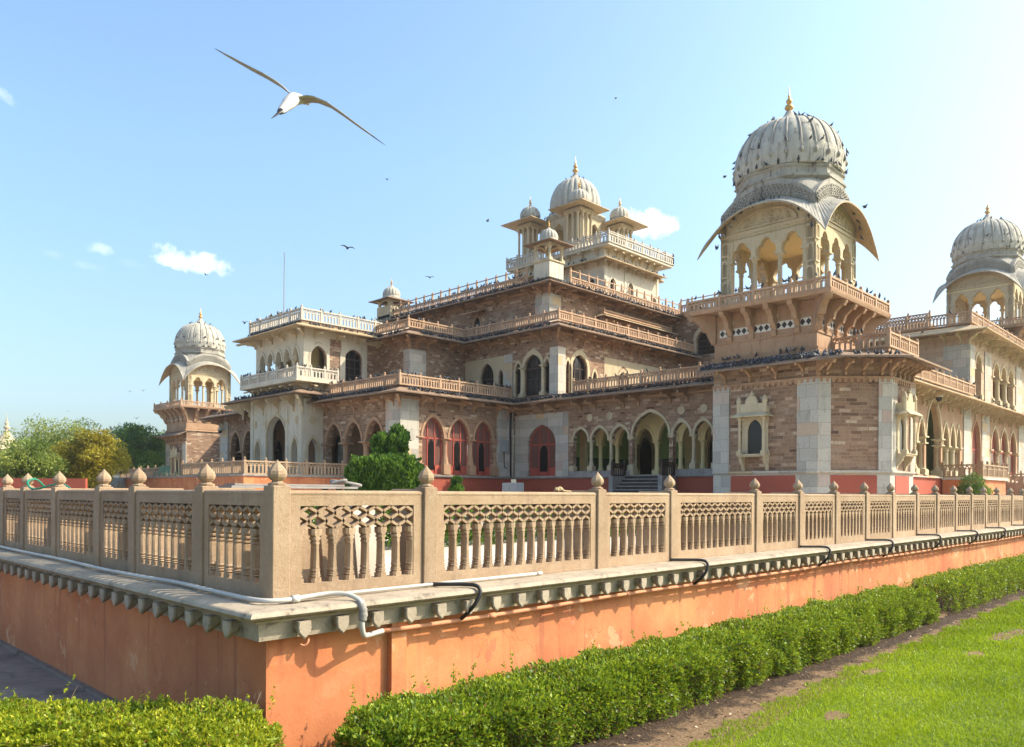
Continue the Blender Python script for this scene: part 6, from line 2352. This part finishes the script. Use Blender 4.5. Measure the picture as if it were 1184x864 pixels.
def gull():
    d = 5.2
    k = d / 907
    o = at(340, 115, d)

    def P(x, y, z):      # right, up (frame pixels), away (metres)
        return o + R_ * (x * k) + U_ * (y * k + z * .25) + F_ * z
    vs, fs, mi = [], [], []

    def ring(c, pts):
        b = len(vs)
        vs.extend([tuple(c(*p)) for p in pts])
        return b
    n = 12
    # body from tail (far) to bill (near)
    rows = [(7, 2.7, .22, 1.0, .5), (6, 2.9, .18, 4.2, 1.2), (4, 3.3, .12, 5.5, 4.0), (2, 2.6, .06, 7.4, 6.6), (0, -.9, -.02, 8.8, 8.4), (-1, -8.0, -.09, 8.2, 8.0), (-2, -14.6, -.15, 6.2, 6.0), (-3, -19.4, -.19, 5.4, 5.4),
            (-4, -23.4, -.225, 3.7, 3.8), (-5, -25.8, -.245, 1.5, 1.7), (-7.2, -29.4, -.265, 1.0, 1.1), (-10.5, -33.5, -.285, .3, .3)]
    prev = None
    for i, (x, y, z, rx, ry) in enumerate(rows):
        b = len(vs)
        for j in range(n):
            q = 2 * math.pi * j / n
            vs.append(tuple(P(x + rx * math.cos(q), y + ry * math.sin(q), z)))
        if prev is not None:
            for j in range(n):
                fs.append((prev + j, prev + (j + 1) % n, b + (j + 1) % n, b + j))
                dark = i >= 9 or (i in (7, 8) and j in (7, 8, 10))
                mi.append(2 if dark else 0)
        prev = b
    fs.append(tuple(range(n)))
    mi.append(0)
    wings = ([(-4, 5, .055, 1.0), (-12, 13, .055, .95), (-20, 19, .05, .95), (-34, 27, .03, .9), (-52, 36, .02, .8), (-70, 46, .03, .62), (-84, 54, .05, .4), (-92, 59, .07, .2), (-96, 61, .085, .05)],
             [(6, 0, .055, 1.0), (16, 2, .055, .95), (24, 1, .05, .95), (40, -6, .03, .9), (56, -17, .02, .8), (74, -30, .03, .62), (90, -41, .05, .4), (100, -48, .07, .2), (105, -51, .085, .05)])
    for W in wings:
        prev = None
        for i, (x, y, z, c) in enumerate(W):
            # section: leading edge near the viewer, trailing edge away and lower
            sec = [(-.07 * c, 1.2 * c, 0), (-.03 * c, 2.1 * c, 0), (.05 * c, 1.1 * c, 0), (.10 * c, -.9 * c, 0), (.05 * c, -.5 * c, 0), (-.04 * c, -.3 * c, 0)]
            b = len(vs)
            for (dz, dy, _q) in sec:
                vs.append(tuple(P(x, y + dy, z + dz - .03)))
            m = len(sec)
            if prev is not None:
                for j in range(m):
                    fs.append((prev + j, prev + (j + 1) % m, b + (j + 1) % m, b + j))
                    tip = i >= 7
                    mi.append(2 if tip else (0 if j in (0, 5) else 1))
            prev = b
        fs.append(tuple(range(prev, prev + m)))
        mi.append(2)
    me = bpy.data.meshes.new('seagull')
    me.from_pydata(vs, [], fs)
    for mt in (paint('gull_white_feather', (.52, .48, .46), .7, .2), paint('gull_brown_grey_feather', (.36, .31, .28), .7, .35, 60), paint('gull_dark_bill', (.03, .025, .025), .4, .1)):
        me.materials.append(mt)
    me.update()
    import bmesh
    bm = bmesh.new()
    bm.from_mesh(me)
    bmesh.ops.recalc_face_normals(bm, faces=bm.faces)
    bm.to_mesh(me)
    bm.free()
    me.polygons.foreach_set('material_index', mi)
    me.polygons.foreach_set('use_smooth', [True] * len(me.polygons))
    ob = bpy.data.objects.new('seagull', me)
    COL.objects.link(ob)
    tag(ob, 'large white and brown gull gliding with wings spread high in the blue sky', 'gull')


gull()


def pigeon_mesh(name, mat, tilt):
    """perched pigeon, one continuous body along +x, about a third of a metre long"""
    rows = [(-.20, -.030, .030, .006), (-.12, -.012, .036, .014), (-.06, .008, .058, .048), (.0, .02, .070, .066), (.05, .035, .062, .064), (.085, .065, .040, .044), (.10, .10, .030, .032),
            (.118, .122, .033, .033), (.14, .125, .024, .024), (.155, .118, .008, .008), (.178, .108, .002, .002)]
    n = 8
    vs, fs = [], []
    for x, z, ry, rz in rows:
        c, s = math.cos(tilt), math.sin(tilt)
        for i in range(n):
            q = 2 * math.pi * i / n
            X, Y, Z = x, ry * math.cos(q), z + rz * math.sin(q)
            vs.append((X * c - Z * s, Y, X * s + Z * c + .085))
    for k in range(len(rows) - 1):
        for i in range(n):
            fs.append((k * n + i, k * n + (i + 1) % n, (k + 1) * n + (i + 1) % n, (k + 1) * n + i))
    fs += [tuple(range(n - 1, -1, -1)), tuple((len(rows) - 1) * n + i for i in range(n))]
    for sy in (-.022, .022):
        b = len(vs)
        for z, r in ((.0, .011), (.05, .009)):
            for i in range(4):
                q = math.pi / 2 * i
                vs.append((.01 + r * math.cos(q), sy + r * math.sin(q), z))
        for i in range(4):
            fs.append((b + i, b + (i + 1) % 4, b + 4 + (i + 1) % 4, b + 4 + i))
    me = bpy.data.meshes.new(name)
    me.from_pydata(vs, [], fs)
    me.update()
    me.polygons.foreach_set('use_smooth', [True] * len(me.polygons))
    me.materials.append(mat)
    return me


PM = [pigeon_mesh('pigeon', paint('slate_blue_feather', (.055, .062, .085), .5, .4, 30), .25), pigeon_mesh('pigeon', paint('dark_grey_feather', (.035, .036, .042), .5, .4, 30), .6),
      pigeon_mesh('pigeon', paint('pale_grey_feather', (.20, .20, .22), .5, .4, 30), .1)]
SITES = {
    'tower_eave': ('dark slate pigeon in the row along the eave of the big near tower', 'pigeons along the near tower eave'),
    'tower_ledge': ('slate pigeon on the wall ledge just above the near tower eave', 'pigeons on the near tower wall ledge'),
    'tower_rail': ('pigeon perched on a balcony railing of the big near tower', 'pigeons on the near tower railings'),
    'tower_curve': ('dark pigeon sitting on the curved drooping roof of the near tower', 'pigeons on the near tower curved roof'),
    'tower_dome': ('small dark pigeon perched on the fluted dome of the near tower', 'pigeons on the near tower dome'),
    'ground_eave': ('dark pigeon crowded on the lowest long eave of the palace', 'pigeons along the lowest eave'),
    'ground_rail': ('pigeon perched on the railing above the lowest eave', 'pigeons on the lowest terrace railing'),
    'first_eave': ('dark pigeon crowded on the middle eave of the palace', 'pigeons along the middle eave'),
    'first_rail': ('pigeon perched on the railing above the middle eave', 'pigeons on the middle terrace railing'),
    'second_eave': ('dark pigeon crowded on the highest long eave of the palace', 'pigeons along the highest eave'),
    'second_rail': ('pigeon perched on the tall thin railing of the highest terrace', 'pigeons on the highest terrace railing'),
    'porch': ('dark pigeon on the lower eave of the porch', 'pigeons on the lower porch eave'),
    'porch_rail': ('dark pigeon perched on the white balcony railing of the porch', 'pigeons on the porch balcony'),
    'porch_top': ('dark pigeon on the upper eave or roof railing of the porch', 'pigeons on the porch roof'),
    'pavilion': ('small dark pigeon perched on the roof pavilion below its domes', 'pigeons on the roof pavilion'),
    'right_eave': ('pigeon perched on the eaves and railings of the right wing', 'pigeons on the right wing'),
}
random.seed(21)
cand = []
for p0, p1, z, dn, site in PERCH:
    d = (Vector(p1) - Vector(p0))
    L = d.length
    m = int(L * dn + random.random())
    for i in range(m):
        t = random.random()
        j = Vector((random.gauss(0, .05), random.gauss(0, .05))) if 'rail' in site else Vector((random.gauss(0, .22), random.gauss(0, .22))) if 'eave' in site else Vector((0, 0))
        if site in ('tower_eave', 'tower_dome', 'tower_curve', 'tower_ledge'):
            j *= .3
        c = Vector(p0) + d * t + j
        cand.append((dist((c.x, c.y, z)) * random.uniform(.92, 1.08), c.x, c.y, z + (-.03 if 'eave' in site else 0), site))
for cx, cy, cz, sy in ((TX, 105.5, 0, 1), (91.7, 21.85, 5.3, 1)):
    for i in range(34):
        q = random.uniform(2.2, 5.6)
        rr, zz = random.choice(((3.28, 20.25), (3.3, 21.45), (1.36, 23.72), (4.4, 12.9)))
        cand.append((dist((cx, cy, zz)), cx + rr * math.cos(q), cy + rr * math.sin(q), zz + cz, 'far'))
cand.sort(key=lambda t: t[0])
flock_v, flock_f, used = [], [], {}
pm_np = [(np.array([v.co[:] for v in m.vertices]), [tuple(p.vertices) for p in m.polygons]) for m in PM]
k = 0
for dd, x, y, z, site in cand:
    rz = random.uniform(0, 6.28)
    s = random.uniform(.9, 1.15)
    v = random.choices((0, 1, 2), (5, 4, 1.6))[0]
    if k < 292 and site != 'far':
        o = bpy.data.objects.new('pigeon', PM[v])
        COL.objects.link(o)
        o.location = (x, y, z)
        o.rotation_euler = (0, 0, rz)
        o.scale = (s, s, s)
        lab, grp = SITES[site]
        tag(o, lab, 'pigeon', grp)
        k += 1
    else:
        vv, ff = pm_np[v]
        b = len(flock_v)
        c, sn = math.cos(rz), math.sin(rz)
        flock_v.extend([(x + s * (p[0] * c - p[1] * sn), y + s * (p[0] * sn + p[1] * c), z + s * p[2]) for p in vv])
        flock_f.extend([tuple(i + b for i in f) for f in ff])
fm = bpy.data.meshes.new('pigeon_flock')
fm.from_pydata(flock_v, [], flock_f)
fm.materials.append(PM[1].materials[0])
fo = bpy.data.objects.new('pigeon_flock', fm)
COL.objects.link(fo)
tag(fo, 'hundreds of distant pigeons crowding the far eaves and roofs of the palace', 'pigeons', None, 'stuff')


def flying_bird(px, py, d, span, roll, flap, yaw, lab):
    o = at(px, py, d)
    mb = MB()
    R2 = R_ * math.cos(yaw) + F_ * math.sin(yaw)
    F2 = F_ * math.cos(yaw) - R_ * math.sin(yaw)
    k = span / 2
    rows = [(-.30, .01), (-.2, .05), (-.05, .085), (.1, .08), (.2, .05), (.26, .045), (.32, .012)]
    vs, fs = [], []
    for t, r in rows:
        c = o + F2 * (t * span * .75)
        for i in range(8):
            q = math.pi / 4 * i
            vs.append(tuple(c + R2 * (r * span * math.cos(q)) + U_ * (r * span * math.sin(q))))
    for a in range(len(rows) - 1):
        for i in range(8):
            fs.append((a * 8 + i, a * 8 + (i + 1) % 8, a * 8 + 8 + (i + 1) % 8, a * 8 + 8 + i))
    for s in (-1, 1):
        st_ = [(0.0, 0.0, .16), (.25, flap * .6, .15), (.55, flap, .12), (.85, flap * .75, .07), (1.0, flap * .55, .015)]
        prev = None
        for x, h, c in st_:
            ctr = o + R2 * (s * x * k * math.cos(roll)) + U_ * (h * k + s * x * k * math.sin(roll))
            b = len(vs)
            vs += [tuple(ctr + F2 * (c * span)), tuple(ctr + U_ * (.02 * span)), tuple(ctr - F2 * (c * span)), tuple(ctr - U_ * (.012 * span))]
            if prev is not None:
                fs += [(prev + j, prev + (j + 1) % 4, b + (j + 1) % 4, b + j) for j in range(4)]
            prev = b
        fs.append((prev, prev + 1, prev + 2, prev + 3))
    mb.add(vs, fs)
    ob = mb.build('flying_pigeon', PM[1].materials[0], None, True)
    tag(ob, lab, 'bird', 'birds flying round the palace')


for px, py, d, sp, rl, fl, yw, lab in (
        (402, 287, 60, 1.1, -.1, .25, .4, 'small dark bird with level wings flying left of the palace roof'),
        (497, 321, 62, .75, 0, .2, .2, 'tiny dark bird with flat wings just above the highest railing'),
        (564, 256, 60, .55, .6, .5, 1.2, 'tiny dark bird tilting left of the small roof domes'),
        (712, 114, 60, .42, .5, .4, 1.0, 'tiny lone dark bird high in the sky between the gull and big dome'),
        (283, 374, 66, .62, .2, .55, .9, 'dark pigeon flapping at the left corner of the porch roof'),
        (166, 452, 80, .5, .4, .5, .6, 'topmost tiny bird of the three near the far small tower'),
        (150, 453, 80, .5, -.2, .5, .3, 'tiny bird left of two others beside the far small tower'),
        (158, 484, 80, .62, 0, .4, .2, 'largest lowest bird of the tiny group above the dark trees'),
        (79, 476, 85, .4, 0, .4, .7, 'faint tiny bird alone above the yellow tree'),
        (838, 205, 44, .45, .3, .4, .8, 'tiny bird flying just left of the big near dome'),
        (448, 208, 70, .5, .2, .4, .6, 'tiny distant bird in the open sky above the porch'),
        (238, 318, 75, .5, -.3, .5, .9, 'tiny distant bird above the far small tower'),
        (1000, 240, 43, .55, .4, .5, .5, 'dark bird fluttering at the right edge of the near tower roof')):
    flying_bird(px, py, d, sp, rl, fl, yw, lab)

# ------------------------------------------------------------------ dusty air lit from the sun's side
hz = MB().box(-60, -120, GZ0 - 1.2, 260, 260, 46).build('haze', None)
hm = bpy.data.materials.new('dusty_air')
hm.use_nodes = True
ht = hm.node_tree
for nd in list(ht.nodes):
    ht.nodes.remove(nd)
ho = ht.nodes.new('ShaderNodeOutputMaterial')
hv = ht.nodes.new('ShaderNodeVolumePrincipled')
hv.inputs['Color'].default_value = (.98, .93, .84, 1)
hv.inputs['Density'].default_value = .0005
hv.inputs['Anisotropy'].default_value = .72
ht.links.new(hv.outputs['Volume'], ho.inputs['Volume'])
hz.data.materials.clear()
hz.data.materials.append(hm)
tag(hz, None, None, None, 'stuff')

# keep the tree of objects at thing > part > sub-part
for root in [o for o in SC.objects if o.parent is None and o.children]:
    for part in list(root.children):
        todo = [(g, c) for g in part.children for c in g.children]
        while todo:
            g, c = todo.pop()
            m = g.matrix_basis @ c.matrix_basis
            c.parent = part
            c.matrix_basis = m
            todo += [(c, d) for d in c.children]
